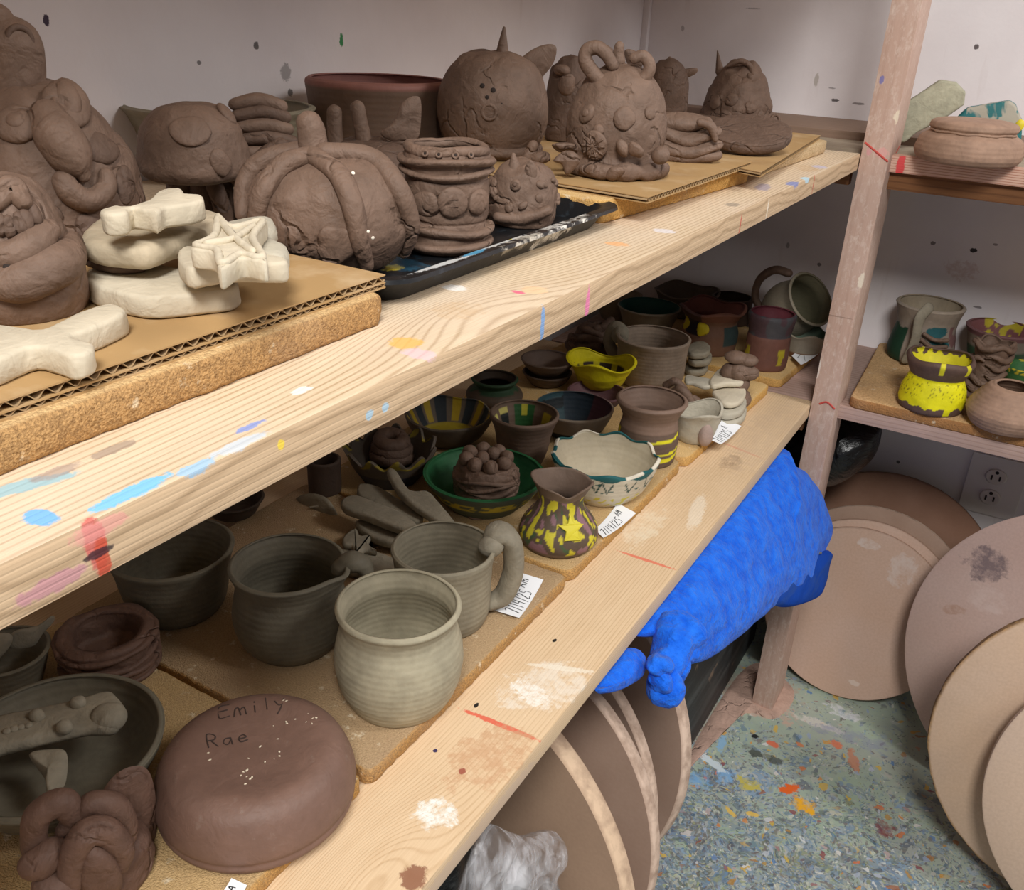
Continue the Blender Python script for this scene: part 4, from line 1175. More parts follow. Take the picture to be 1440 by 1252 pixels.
def horned():
    F = (-0.3606, 0.7998, 0.9837, 0.0454, 0.0929)
    t, R, H = sculpt('clay_horned_monster', 'brown clay monster with two curled horns and clawed paws on tan cardboard', 'sculpture', F)
    pr = [(.97, 0), (1, .06), (.98, .12), (.96, .2), (1, .34), (.98, .5), (.89, .66), (.74, .8), (.56, .9), (.34, .97), (.05, 1)]
    g, _ = lathe(pr, R, H, closed=True, seg=100, rows=44, wob=.015, seed=24, lump=.03, lfreq=45)
    build('body', g, BROWN, t)
    def pd(q, r, th, seed, name='clay_disc', oval=1.0, sub=None):
        P, N = surf(pr, R, H, q[0], q[1], .0006)
        o = build(name, patch(P, N, r, th, .12, seed, seed, oval), BROWN, t)
        if sub:
            build('pupil', patch(P + N * th * .8, N, sub, th * .6, .05, seed + 1), BROWN, o)
    q = [(-0.646, 0.563), (0.140, 0.546), (-0.332, 0.431), (-0.384, 0.299), (0.716, 0.595)]
    pd(q[0], .0088, .0035, 1, 'eye', .8, .0036)
    pd(q[1], .0098, .0030, 2, 'clay_plate')
    pd(q[2], .0052, .0028, 3, 'clay_plate')
    pd(q[4], .0058, .0024, 4, 'clay_plate')
    P, N = surf(pr, R, H, q[3][0], q[3][1], .002)
    fl = build('flower', patch(P, N, .0125, .0035, .1, 6), BROWN, t)
    M = toward(N)
    for k in range(10):
        a = k * PI / 5
        d = np.array(M @ Vector((math.cos(a), math.sin(a), 0)))
        build('petal_line', tube([P + d * .003 + N * .0034, P + d * .0105 + N * .0026], .0009, 6, 6), BROWN, fl)
    build('horn', tube([(0.0182, -0.0053, 0.0747), (0.0182, -0.0148, 0.0771), (0.0182, -0.0254, 0.0858), (0.0182, -0.0317, 0.0946), (0.0182, -0.0304, 0.1021), (0.0182, -0.0221, 0.1047), (0.0182, -0.0143, 0.1000), (0.0182, -0.0074, 0.0913)], [.0058, .0062, .0064, .0062, .006, .006, .0056, .0050], 14, 50, .06, 70, 1), BROWN, t)
    build('horn', tube([(0.0159, 0.0090, 0.0735), (0.0159, 0.0165, 0.0786), (0.0159, 0.0231, 0.0863), (0.0159, 0.0235, 0.0938), (0.0159, 0.0174, 0.0997), (0.0159, 0.0103, 0.0977)], [.0050, .0054, .0056, .0054, .0050, .0046], 14, 44, .06, 70, 2), BROWN, t)
    k0 = [(0.0045, -0.0009, 0.0863), (0.0045, -0.0023, 0.0943), (0.0045, -0.0034, 0.1057)]
    build('crest', [ball(k0[0], (.009, .012, .007), None, .15, 80, 1, 3)], BROWN, t)
    build('topknot', tube(k0[1:], [.0058, .0048], 12, 14, .25, 90, 3), BROWN, t)
    build('crest_leaf', pillow([(-0.0045, -0.0238, 0.1022), (-0.0045, -0.0167, 0.1071), (-0.0045, -0.0074, 0.1018), (-0.0045, -0.0053, 0.0926), (-0.0045, -0.0155, 0.0933)], (1, 0, .4), .003, 6, .001, 80, 2), BROWN_DARK, t)
    build('crest_leaf', pillow([(-0.0045, 0.0013, 0.1022), (-0.0045, 0.0086, 0.1037), (-0.0045, 0.0186, 0.0972), (-0.0045, 0.0164, 0.0890), (-0.0045, 0.0061, 0.0908)], (1, 0, .4), .003, 6, .001, 80, 3), BROWN_DARK, t)
    for i, a in enumerate(([(0.0341, -0.0552, 0.0245), (0.0341, -0.0453, 0.0275), (0.0341, -0.0339, 0.0263), (0.0341, -0.0323, 0.0210), (0.0341, -0.0411, 0.0211), (0.0341, -0.0485, 0.0188)], [(0.0523, -0.0520, 0.0139), (0.0523, -0.0438, 0.0221), (0.0523, -0.0340, 0.0221), (0.0523, -0.0285, 0.0153), (0.0523, -0.0341, 0.0065), (0.0523, -0.0400, 0.0025), (0.0523, -0.0443, 0.0107)],
                           [(0.0523, -0.0053, 0.0034), (0.0523, -0.0022, 0.0108), (0.0523, 0.0062, 0.0125), (0.0523, 0.0115, 0.0087), (0.0523, 0.0048, 0.0016), (0.0523, -0.0013, 0.0001)], [(0.0500, 0.0026, 0.0251), (0.0500, 0.0007, 0.0320), (0.0500, 0.0054, 0.0346), (0.0500, 0.0120, 0.0291), (0.0500, 0.0116, 0.0208), (0.0500, 0.0067, 0.0206)],
                           [(0.0500, 0.0126, 0.0233), (0.0500, 0.0129, 0.0327), (0.0500, 0.0203, 0.0314), (0.0500, 0.0258, 0.0252), (0.0500, 0.0226, 0.0203)])):
        build('paw', pillow(a, (1, 0, .3), .0055, 8, .002, 80, i), BROWN, t)
    build('claw_toe', ball((0.0409, 0.0398, 0.0224), (.007, .008, .008), None, .2, 80, 3), BROWN, t)
    build('skirt', tube(on([(a, .07) for a in np.linspace(-.6, 1.7, 9)], .001, pr, R, H), [.004, .007, .006, .008, .006, .008, .007, .006, .004], 12, 50, .25, 90, 3), BROWN, t)
    h = [(0.0091, -0.0807, 0.0024), (0.0091, -0.0737, 0.0197), (0.0091, -0.0666, 0.0095)]
    build('reaching_hand', [tube([h[0], h[1]], [.006, .005], 10, 14, .2, 80, 1), ball(h[2], (.007, .009, .006), None, .25, 80, 4)], BROWN, t)
horned()

def folded():
    F = (-0.3345, 0.9237, 0.9837, 0.0258, 0.0423)
    t, R, H = sculpt('clay_folded_pieces', 'loosely folded brown clay rolls stacked right behind the horned monster', 'sculpture', F)
    a = ([(0.0000, -0.0221, 0.0010), (0.0000, -0.0011, -0.0004), (-0.0000, 0.0258, 0.0070)], [(0.0026, -0.0248, 0.0130), (0.0026, -0.0001, 0.0098), (0.0026, 0.0259, 0.0163)], [(0.0000, -0.0221, 0.0259), (-0.0000, -0.0001, 0.0205), (-0.0000, 0.0235, 0.0288)], [(-0.0052, -0.0220, 0.0363), (-0.0052, -0.0056, 0.0360), (-0.0052, 0.0119, 0.0371)])
    r = (.0125, .0115, .0110, .0125)
    for i, p in enumerate(a):
        build('roll', tube([(q[0], q[1], max(q[2], r[i] * .5)) for q in p], [r[i], r[i] * 1.1, r[i] * .7], 14, 22, .16, 60, i, flat=.62), BROWN, t)
    build('fold', tube([(0.0129, 0.0082, 0.0386), (0.0129, 0.0191, 0.0353), (0.0129, 0.0248, 0.0236)], [.004, .0045, .003], 10, 18, .2, 80, 3), BROWN, t)
folded()

F = (-0.3191, 1.0717, 0.9801, 0.0453, 0.0296)
o = pot('clay_disc', 'flat brown clay disc lying tipped up on the cardboard of the pale board', 'clay disc', (F[0], F[1], F[2] + .0125, F[3] * 1.04, .013), [(.90, 0), (.97, .2), (1, .55), (.985, .8), (.94, .95), (.5, 1), (.05, 1)], BROWN_DARK, closed=True, wob=.006, seg=90)
o.rotation_mode = 'XYZ'
o.rotation_euler = (Matrix.Rotation(o.rotation_euler.z, 3, 'Z') @ Matrix.Rotation(math.radians(15), 3, 'Y')).to_euler()

def pointy():
    F = (-0.4998, 1.5870, 0.9585, 0.0577, 0.0950)
    t, R, H = sculpt('clay_pointed_creature', 'lumpy brown clay creature with one pointed ear at the far end of the upper shelf', 'sculpture', F)
    pr = CONE_PROFILE
    g, _ = lathe(pr, R, H, closed=True, seg=70, rows=34, wob=.03, seed=33, lump=.08, lfreq=38)
    build('body', g, BROWN, t)
    build('ear', tube([(0.0115, -0.0353, 0.0787), (0.0115, -0.0428, 0.1083)], [.007, .0012], 10, 12, .1, 80, 1), BROWN, t)
    build('brow', tube([(0.0260, -0.0226, 0.0886), (0.0260, -0.0057, 0.0959), (0.0260, 0.0109, 0.0904), (0.0260, 0.0172, 0.0780)], [.003, .0045, .0045, .003], 10, 18, .2, 80, 2), BROWN, t)
    build('nose', ball((0.0288, 0.0134, 0.0736), (.006, .006, .006), None, .2, 80, 2), BROWN, t)
    build('coil', torus((0.0548, 0.0627, 0.0139), (1, .4, .2), .0068, .0024, amp=.15), BROWN, t)
    for i, q in enumerate([(-0.698, 0.332), (-0.175, 0.415), (0.401, 0.316), (0.768, 0.152), (-0.279, 0.135)]):
        P, N = surf(pr, R, H, q[0], q[1], 0)
        build('clay_pad', patch(P, N, .010, .004, .3, i), BROWN, t)
pointy()

def eared():
    F = (-0.5313, 1.3453, 0.9801, 0.0315, 0.0802)
    t, R, H = sculpt('clay_eared_pot', 'brown clay creature with a sideways ear half hidden behind the horned monster', 'sculpture', F)
    g, _ = lathe(DOME_PROFILE, R, H, closed=True, seg=50, rows=24, wob=.03, seed=3, lump=.05, lfreq=40)
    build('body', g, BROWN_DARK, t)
    build('ear', pillow([(0.0032, 0.0049, 0.0598), (0.0032, 0.0213, 0.0673), (0.0032, 0.0392, 0.0691), (0.0032, 0.0382, 0.0615), (0.0032, 0.0210, 0.0529), (0.0032, 0.0090, 0.0504)], (1, 0, .4), .004, 7, .001, 70, 1), BROWN, t)
    build('ear', tube([(0.0032, -0.0071, 0.0668), (0.0032, -0.0006, 0.0804)], [.005, .0025], 10, 12, .15, 80, 3), BROWN, t)
eared()

def dark_head():
    F = (-0.4994, 0.9705, 0.9837, 0.0255, 0.0894)
    t, R, H = sculpt('clay_dark_head', 'dark brown clay head in the shade between the round spiked pot and the horned monster', 'sculpture', F)
    g, _ = lathe(DOME_PROFILE, R, H, closed=True, seg=50, rows=24, wob=.04, seed=13, lump=.08, lfreq=40)
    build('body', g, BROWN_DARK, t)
    build('face', [ball((0.0204, -0.0016, 0.0603), (.008, .010, .012), None, .25, 60, 2), ball((0.0204, -0.0086, 0.0729), (.007, .009, .006), None, .25, 60, 5)], BROWN, t)
dark_head()

# ------------------------------------------------------------------ upper far-wall shelf
def rbowl():
    F = (-0.1173, 1.3784, 0.9585, 0.0656, 0.0536)
    pr = [(.80, 0), (.93, .05), (1, .22), (.98, .42), (.92, .58), (.80, .68), (.78, .74), (.81, .82), (.76, .94), (.5, 1), (.05, 1)]
    o = pot('clay_bowl', 'upturned brown clay bowl with a torn seam on the upper far-wall shelf', 'bowl', F, pr, TAN_CLAY, closed=True, wob=.012, seed=4, seg=96, rows=40)
    R, H = F[3], F[4]
    build('torn_seam', tube(on([(a, .72 + .012 * math.sin(9 * a)) for a in np.linspace(-1.3, 1.3, 14)], .0005, pr, R, H), .0016, 8, 60, .5, 200, 3), TAN_CLAY, o)
rbowl()

def wedge(name, label, pts, base, mat, thick, cols=None):
    """thick clay piece leaning; pts = outline of its near face on a vertical plane, pushed back by thick"""
    A = np.array(pts)
    c = A.mean(0)
    d = np.array((-c[0], -c[1], 0)) / math.hypot(c[0], c[1])
    side = np.array((-d[1], d[0], 0))
    P2 = [((p - c) @ side, p[2] - c[2]) for p in A]
    V, F = slab(P2, thick, .003, .003, .0006, 120, 3, smooth=False)
    W = [side * v[0] + np.array((0, 0, v[1])) + d * (v[2] - thick) for v in V]
    o = build(name, (W, F), mat, None, tuple(c), sharp=.9)
    return tag(o, label, 'clay slab')
wedge('clay_slab', 'grey-green clay block leaning against the post side of the upturned brown bowl', [(-0.2167, 1.4490, 0.9675), (-0.2263, 1.4490, 1.0124), (-0.1793, 1.4490, 1.0520), (-0.1592, 1.4490, 1.0507), (-0.1440, 1.4490, 1.0392), (-0.1420, 1.4490, 1.0231), (-0.1612, 1.4490, 1.0050), (-0.1934, 1.4490, 0.9832), (-0.2073, 1.4490, 0.9685)], 0, clay('dusty_grey_clay', '#a8a58f', .85, lump=.5, dust='#c9c6a8', dustamt=.4), .03)
def teal():
    m = NT('teal_splashed_clay')
    col = m.mix(m.range(m.noise(26, 3, dist=.6), .46, .50), rgba('#a7a090'), rgba('#1e6a6c'))
    col = m.splats(col, [((.0135, .02, -.012), (.03, .05, .008), 0, '#e2cf2e', .0)], .4)
    m.done(col, .6, m.bump(m.noise(60, 4), .3, .003))
    o = wedge('clay_slab', 'teal-splashed grey clay slab behind the upturned brown bowl', [(-0.1566, 1.4850, 0.9973), (-0.1410, 1.4850, 1.0175), (-0.0905, 1.4850, 1.0308), (-0.0823, 1.4850, 1.0260), (-0.0683, 1.4850, 1.0053), (-0.0636, 1.4850, 0.9799), (-0.1579, 1.4850, 0.9703)], 0, m.m, .03)
    c = (-0.0708, 1.4850, 1.0014)
    p = np.array(c) - np.array(o.location)
    build('yellow_dab', ball(p + np.array((0, -.003, 0)), (.006, .003, .008), None, .2, 90, 1), plain('yellow_glaze', '#dcc92f', .5), o)
teal()

# ------------------------------------------------------------------ near end of the lower shelf
def handled(name, label, cat, F, prof, mat, col=None, group=None, **kw):
    """Empty with the turned body as a part, ready for a handle"""
    loc, ph, R, H = site(F)
    t = empty(name, loc, label, cat, ph, group)
    g, c = lathe(prof, R, H, col=col, **kw)
    build('body', g, mat, t, cols=c)
    return t, R, H

pot('clay_mug', 'pale grey bulging clay mug in front, the lightest of the grey mugs', 'mug', (-0.3623, 0.4714, 0.6021, 0.0514, 0.0917), MUG_PROFILE, clay('drying_grey_clay', '#a79f88', .7, rings=.10, lump=.15), wall=.065, throw=.003, wob=.006, seg=96, rows=44, seed=3)

def mug_mid():
    def dfm(t, h, ins, x, z):
        d = math.exp(-((t - 1.2) / .30) ** 2) * max(0, (h - .6) / .4)
        return x * (1 + .10 * d), z - .10 * d * x
    t, R, H = handled('clay_mug', 'dark grey clay mug with a pinched lip left of the pale front mug', 'mug', (-0.4820, 0.4747, 0.6021, 0.0494, 0.0835), MUGMID_PROFILE, GREY_DARK, wall=.058, throw=.0015, wob=.006, seg=96, rows=36, deform=dfm)
    a = 1.5
    c, s = math.cos(a), math.sin(a)
    build('handle', tube([(R * .90 * c, R * .90 * s, H * .9), (R * 1.1 * c, R * 1.1 * s, H * .96), (R * 1.32 * c, R * 1.32 * s, H * .86), (R * 1.36 * c, R * 1.36 * s, H * .5), (R * 1.05 * c, R * 1.05 * s, H * .22)], [.0095, .0105, .009, .008, .008], 14, 40, .12, 60, 4, flat=.7), GREY_DARK, t)
mug_mid()

def mug_back():
    t, R, H = handled('clay_mug', 'grey clay mug with a thick folded strap handle beside the largest paper tag', 'mug', (-0.3941, 0.5793, 0.6021, 0.0470, 0.0762), MUGST_PROFILE, GREY, wall=.06, throw=.002, wob=.006, seg=96, rows=36)
    a = 1.75
    c, s = math.cos(a), math.sin(a)
    def q(r, h, da=0):
        return (R * r * math.cos(a + da), R * r * math.sin(a + da), H * h)
    h = build('handle', tube([q(.90, .96), q(1.0, 1.10), q(1.2, 1.10), q(1.37, .90), q(1.40, .58), q(1.25, .25), q(.98, .14)], [.010, .0145, .0155, .0155, .015, .0135, .010], 16, 60, .10, 50, 4, flat=.62, flatdir=(c, s, 0)), GREY_ROUGH, t)
    build('thumb_knob', [ball(q(.93, 1.02, -.15), (.011, .012, .010), None, .2, 60, 2)], GREY_ROUGH, h)
    build('fold', tube([q(1.02, 1.17, .06), q(1.25, 1.12, .10), q(1.42, .85, .12)], [.004, .005, .003], 10, 24, .15, 80, 3), GREY_ROUGH, h)
mug_back()

pot('clay_bowl', 'dark grey clay bowl under the upper shelf edge, left of the pinched mug', 'bowl', (-0.6059, 0.4559, 0.6021, 0.0553, 0.0642), DEEP_PROFILE, GREY_DARK, wall=.06, throw=.0015, wob=.006, seg=96)

def cup_tex():
    F = (-0.5843, 0.3671, 0.6021, 0.0369, 0.0366)
    t, R, H = handled('clay_pinch_pot', 'reddish-brown hand-built pot with overlapping torn bands, near left of the lower shelf', 'pot', F, CYL_PROFILE, BROWN_DUSTY, wall=.27, wob=.03, lump=.06, lfreq=50, seed=4, seg=80, floor=.4)
    pr = CYL_PROFILE
    for i, (h, tl) in enumerate(((.88, .05), (.62, -.07), (.36, .05), (.14, .02))):
        pts = [surf(pr, R, H, a, h + tl * math.sin(2 * a + i), .0005)[0] for a in np.linspace(-2.0, 2.0, 13)]
        build('band', tube(pts, .0046, 12, 60, .25, 90, i, flat=.6), BROWN_DUSTY, t)
    rim = [surf(pr, R, H, a, .98, -.003)[0] + np.array((0, 0, .002 * math.sin(3 * a + 1))) for a in np.linspace(0, 2 * PI, 15)[:-1]]
    build('rim', tube(rim, .0048, 12, 80, .25, 80, 5, closed=True), BROWN_DUSTY, t)
cup_tex()

def pot_flap():
    F = (-0.6314, 0.3091, 0.6021, 0.0333, 0.0341)
    t, R, H = handled('clay_pitcher', 'grey clay pitcher with folded flaps cut off by the left edge', 'pitcher', F, BOWL_PROFILE, GREY_DARK, wall=.08, wob=.01)
    build('flap', pillow([(0.0100, 0.0016, 0.0470), (0.0100, 0.0091, 0.0559), (0.0100, 0.0252, 0.0553), (0.0100, 0.0370, 0.0607), (0.0100, 0.0376, 0.0549), (0.0100, 0.0278, 0.0460), (0.0100, 0.0203, 0.0376), (0.0100, 0.0083, 0.0395)], (1, 0, .6), .003, 8, .001, 60, 1), GREY_ROUGH, t)
    build('flap', pillow([(0.0166, -0.0107, 0.0597), (0.0166, 0.0018, 0.0616), (0.0166, 0.0072, 0.0555), (0.0166, 0.0013, 0.0447), (0.0166, -0.0096, 0.0388)], (1, 0, .6), .003, 8, .001, 60, 4), GREY_ROUGH, t)
pot_flap()

def bigbowl():
    F = (-0.5046, 0.2652, 0.6021, 0.0719, 0.0406)
    pot('clay_bowl', 'wide dark grey thrown bowl at the left edge, carrying a clay crocodile', 'bowl', F, WIDE_PROFILE, GREY_DARK, wall=.05, throw=.003, wob=.004, seg=110, rows=36, floor=.16)
    z = F[2] + F[4]
    # crocodile-like piece laid across the bowl
    A = np.array([(-0.5620, 0.2317, 0.6480), (-0.5498, 0.2550, 0.6480), (-0.5387, 0.2692, 0.6480), (-0.5245, 0.2875, 0.6480), (-0.5171, 0.2996, 0.6480), (-0.5087, 0.3124, 0.6480), (-0.4962, 0.3125, 0.6480), (-0.4814, 0.3044, 0.6480), (-0.4738, 0.2948, 0.6480), (-0.4765, 0.2864, 0.6480), (-0.4886, 0.2784, 0.6480), (-0.4971, 0.2678, 0.6480), (-0.5098, 0.2498, 0.6480), (-0.5195, 0.2356, 0.6480), (-0.5324, 0.2141, 0.6480)])
    c = A.mean(0)
    t = empty('clay_crocodile', (c[0], c[1], z - .001), 'grey clay crocodile with a rounded snout lying across the wide grey bowl', 'sculpture')
    build('body', slab(A[:, :2] - c[:2], .011, .0045, .003, .001, 90, 2), GREY_ROUGH, t, sharp=.9)
    def w(px):
        return np.array(px) - np.array((c[0], c[1], z - .001))
    e = [(-0.4993, 0.2702, 0.6579), (-0.5124, 0.2909, 0.6579), (-0.5245, 0.2671, 0.6579)]
    for i, p in enumerate(e):
        p = w(p)
        build('eye_bump', ball((p[0], p[1], .012), (.006, .005, .005), None, .2, 80, i), GREY_ROUGH, t)
    s = (-0.4868, 0.2956, 0.6552)
    s = w(s)
    build('snout', ball((s[0], s[1], .008), (.013, .012, .009), None, .12, 60, 3), GREY_ROUGH, t)
    for i, p in enumerate([(-0.5284, 0.2472, 0.6570), (-0.5263, 0.2511, 0.6570), (-0.5242, 0.2549, 0.6570), (-0.5215, 0.2584, 0.6570)]):
        p = w(p)
        build('spine_bump', ball((p[0], p[1], .0112), (.003, .003, .002), None, .2, 80, i), GREY_ROUGH, t)
    lf = [w(p) for p in [(-0.5078, 0.2477, 0.6444), (-0.5022, 0.2577, 0.6444), (-0.4895, 0.2628, 0.6444), (-0.4763, 0.2512, 0.6444), (-0.4716, 0.2395, 0.6444), (-0.4765, 0.2377, 0.6444), (-0.4902, 0.2452, 0.6444)]]
    build('leg', pillow([(p[0], p[1], -.004 + (.004 if i < 3 else -.006)) for i, p in enumerate(lf)], (0, -.3, 1), .005, 8, .001, 60, 3), GREY_ROUGH, t)
bigbowl()

# inscription on the upside-down dish: pen strokes of letters in a 1 x 1 box
GLY = {
    'E': [[(.75, .95), (.15, .9), (.1, .05), (.7, .1)], [(.12, .5), (.6, .55)]],
    'm': [[(0, 0), (.1, .5), (.3, .55), (.4, .05)], [(.4, .4), (.65, .55), (.75, .05)]],
    'i': [[(.3, .5), (.3, .05)], [(.32, .75), (.33, .8)]],
    'l': [[(.3, .95), (.3, .05)]],
    'y': [[(.1, .5), (.3, .15), (.55, .15)], [(.65, .6), (.45, 0), (.15, -.45)]],
    'R': [[(.1, 0), (.1, .95), (.6, .85), (.55, .55), (.1, .5)], [(.3, .5), (.7, .02)]],
    'a': [[(.6, .5), (.25, .5), (.1, .2), (.35, .02), (.6, .4)], [(.6, .5), (.65, 0)]],
    'e': [[(.1, .28), (.6, .32), (.45, .55), (.15, .4), (.2, .05), (.65, .08)]],
    '7': [[(.1, .9), (.7, .95), (.35, 0)]],
    '/': [[(.5, 1), (.2, -.05)]],
    '1': [[(.35, .95), (.3, 0)]],
    '4': [[(.2, .95), (.15, .5), (.65, .5)], [(.65, .95), (.55, 0)]],
    '2': [[(.1, .75), (.35, .95), (.65, .75), (.15, .05), (.7, .05)]],
    '5': [[(.65, .95), (.2, .9), (.2, .55), (.6, .5), (.55, .1), (.1, .05)]],
    'A': [[(.05, 0), (.4, .95), (.65, 0)], [(.2, .38), (.6, .4)]],
    'M': [[(.05, 0), (.1, .9), (.35, .4), (.6, .9), (.7, 0)]],
}
def writing(text, x0, y0, h, put, r, w=.72, flat=.5):
    """one tube stroke per pen stroke; put(u, v) -> 3D point"""
    G, x = [], x0
    for ch in text:
        for st in GLY.get(ch, []):
            P = [put(x + a * h * w, y0 + b * h) for a, b in st]
            G.append(tube(P, r, 6, 6 * len(P), flat=flat))
        x += h * w * (1.0 if ch not in 'il/1' else .75)
    return G

def dish():
    F = (-0.3817, 0.3314, 0.6021, 0.0690, 0.0470)
    loc, ph, R, H = site(F)
    pr = [(.93, 0), (.97, .05), (.985, .12), (.975, .19), (1, .28), (.995, .42), (.97, .58), (.935, .72), (.885, .85), (.82, .935), (.74, .99), (.66, 1.0), (.54, .97), (.36, .91), (.18, .885), (.05, .88)]
    t = empty('clay_dish', loc, 'upside-down red-brown clay dish with scratched writing at the front of the lower shelf', 'dish', ph)
    V, C, Fc, seg = [], [], [], 110
    S = spline(pr, 54)
    def put(r, a, h):
        k = 1 + .008 * nz((math.cos(a), math.sin(a), h), 1.2, 3)
        dent = .02 * math.exp(-((r * math.cos(a) + .05) / .35) ** 2 - ((r * math.sin(a) + .15) / .3) ** 2) * max(0, (h - .9) * 10)
        return np.array((r * R * k * math.cos(a), r * R * k * math.sin(a), (h - dent * 1.4 + .010 * nz((r * math.cos(a), r * math.sin(a), 0), 4, 2) * (h > .8)) * H))
    for r, h in S:
        for j in range(seg):
            V.append(put(r, 2 * PI * j / seg, h))
    for i in range(len(S) - 1):
        for j in range(seg):
            a, b = i * seg + j, i * seg + (j + 1) % seg
            Fc.append((a, b, b + seg, a + seg))
    Fc.append(tuple(range(seg - 1, -1, -1)))
    Fc.append(tuple((len(S) - 1) * seg + j for j in range(seg)))
    m = clay('red_brown_clay', '#775c50', .55, lump=.3, dust='#94857a', dustamt=.45, var=.14, spec=.4)
    b = build('body', (V, Fc), m, t)
    dark = plain('scratched_clay', '#3d2f29', .8)
    zt = H * 1.001
    def row(cx, cy, ang):
        ca, sa = math.cos(ang), math.sin(ang)
        # local +Y is picture right, local -X is away from the viewer
        def f(u, v):
            x, y = cx - (u * sa + v * ca), cy + (u * ca - v * sa)
            h = float(np.interp(math.hypot(x, y) / R, [.05, .18, .36, .54, .66, .74, .82], [.88, .885, .91, .97, 1.0, .99, .935]))
            return (x, y, h * H + .0002)
        return f
    build('inscription', writing('Emily', 0, 0, .0125, row(-.50 * R, -.32 * R, .02), .0005, .9), dark, b)
    build('inscription', writing('Rae', 0, 0, .012, row(-.14 * R, -.44 * R, .08), .0005, .85), dark, b)
    fl = plain('cream_clay_crumb', '#e3d6bd', .85)
    rnd = random.Random(11)
    for i in range(34):
        cl = rnd.choice(((.0, .22, .16), (.30, -.10, .12), (.25, .05, .15), (-.35, .25, .15), (-.6, .35, .05), (.1, -.5, .16), (-.25, .62, .10), (-.6, -.48, .06), (-.1, .05, .25)))
        u, v = cl[0] + rnd.gauss(0, cl[2] * .6), cl[1] + rnd.gauss(0, cl[2] * .6)
        r = math.hypot(u, v)
        if r > .74:
            continue
        h = float(np.interp(r, [.05, .3, .5, .64, .74], [.88, .90, .955, 1.0, .99]))
        p = put(r, math.atan2(v, u), h)
        s = rnd.uniform(.0005, .0016)
        build('clay_crumb', ball((p[0], p[1], p[2] + .0001), (s, s * rnd.uniform(.3, .7), .0004), Matrix.Rotation(rnd.random() * 3, 3, 'Z'), .3, 300, i, 1), fl, b)
dish()

def rose():
    F = (-0.4166, 0.2281, 0.6021, 0.0362, 0.0596)
    t, R, H = sculpt('clay_creature', 'reddish-brown clay creature with thick curled lips and a tall back flap, bottom left corner', 'sculpture', F)
    g, _ = lathe([(.9, 0), (1, .15), (1, .4), (.92, .58), (.7, .7), (.05, .72)], R * .90, H * .8, closed=True, seg=70, rows=30, wob=.04, seed=3, lump=.06, lfreq=45)
    build('body', g, BROWN_DUSTY, t)
    build('back_flap', pillow([(-0.0163, 0.0070, 0.0084), (-0.0163, 0.0080, 0.0460), (-0.0163, 0.0189, 0.0639), (-0.0163, 0.0329, 0.0663), (-0.0163, 0.0402, 0.0549), (-0.0163, 0.0400, 0.0233), (-0.0163, 0.0321, -0.0191), (-0.0163, 0.0194, -0.0324)], (1, -.35, .3), .010, 9, .003, 50, 2), BROWN_DUSTY, t)
    build('upper_lip', tube([(0.0127, -0.0305, 0.0576), (0.0127, -0.0255, 0.0791), (0.0127, -0.0122, 0.0848), (0.0127, -0.0072, 0.0696), (0.0127, -0.0137, 0.0625)], [.007, .008, .0085, .0075, .005], 16, 50, .12, 50, 3), BROWN_DUSTY, t)
    build('upper_lip', tube([(0.0145, -0.0041, 0.0709), (0.0145, 0.0038, 0.0772), (0.0145, 0.0146, 0.0688), (0.0145, 0.0186, 0.0506), (0.0145, 0.0146, 0.0387), (0.0145, 0.0075, 0.0469)], [.005, .0075, .008, .0075, .006], 16, 50, .12, 50, 4), BROWN_DUSTY, t)
    build('lower_lip', tube([(0.0290, -0.0158, 0.0366), (0.0290, -0.0113, 0.0561), (0.0290, -0.0023, 0.0703), (0.0290, 0.0079, 0.0659), (0.0290, 0.0141, 0.0477), (0.0290, 0.0119, 0.0369)], [.008, .0085, .009, .008, .006], 16, 50, .12, 50, 6), BROWN_DUSTY, t)
    build('cheek', ball((0.0217, -0.0258, 0.0550), (.010, .014, .011), None, .25, 50, 4), BROWN_DUSTY, t)
    build('cheek', ball((0.0272, -0.0233, 0.0367), (.012, .014, .011), None, .25, 50, 6), BROWN_DUSTY, t)
    build('tongue', pillow([(0.0344, -0.0052, 0.0612), (0.0344, 0.0025, 0.0615), (0.0344, 0.0103, 0.0465), (0.0344, 0.0091, 0.0228), (0.0344, -0.0066, 0.0249), (0.0344, -0.0112, 0.0410)], (1, 0, .3), .006, 8, .002, 60, 3), BROWN_DUSTY, t)
rose()

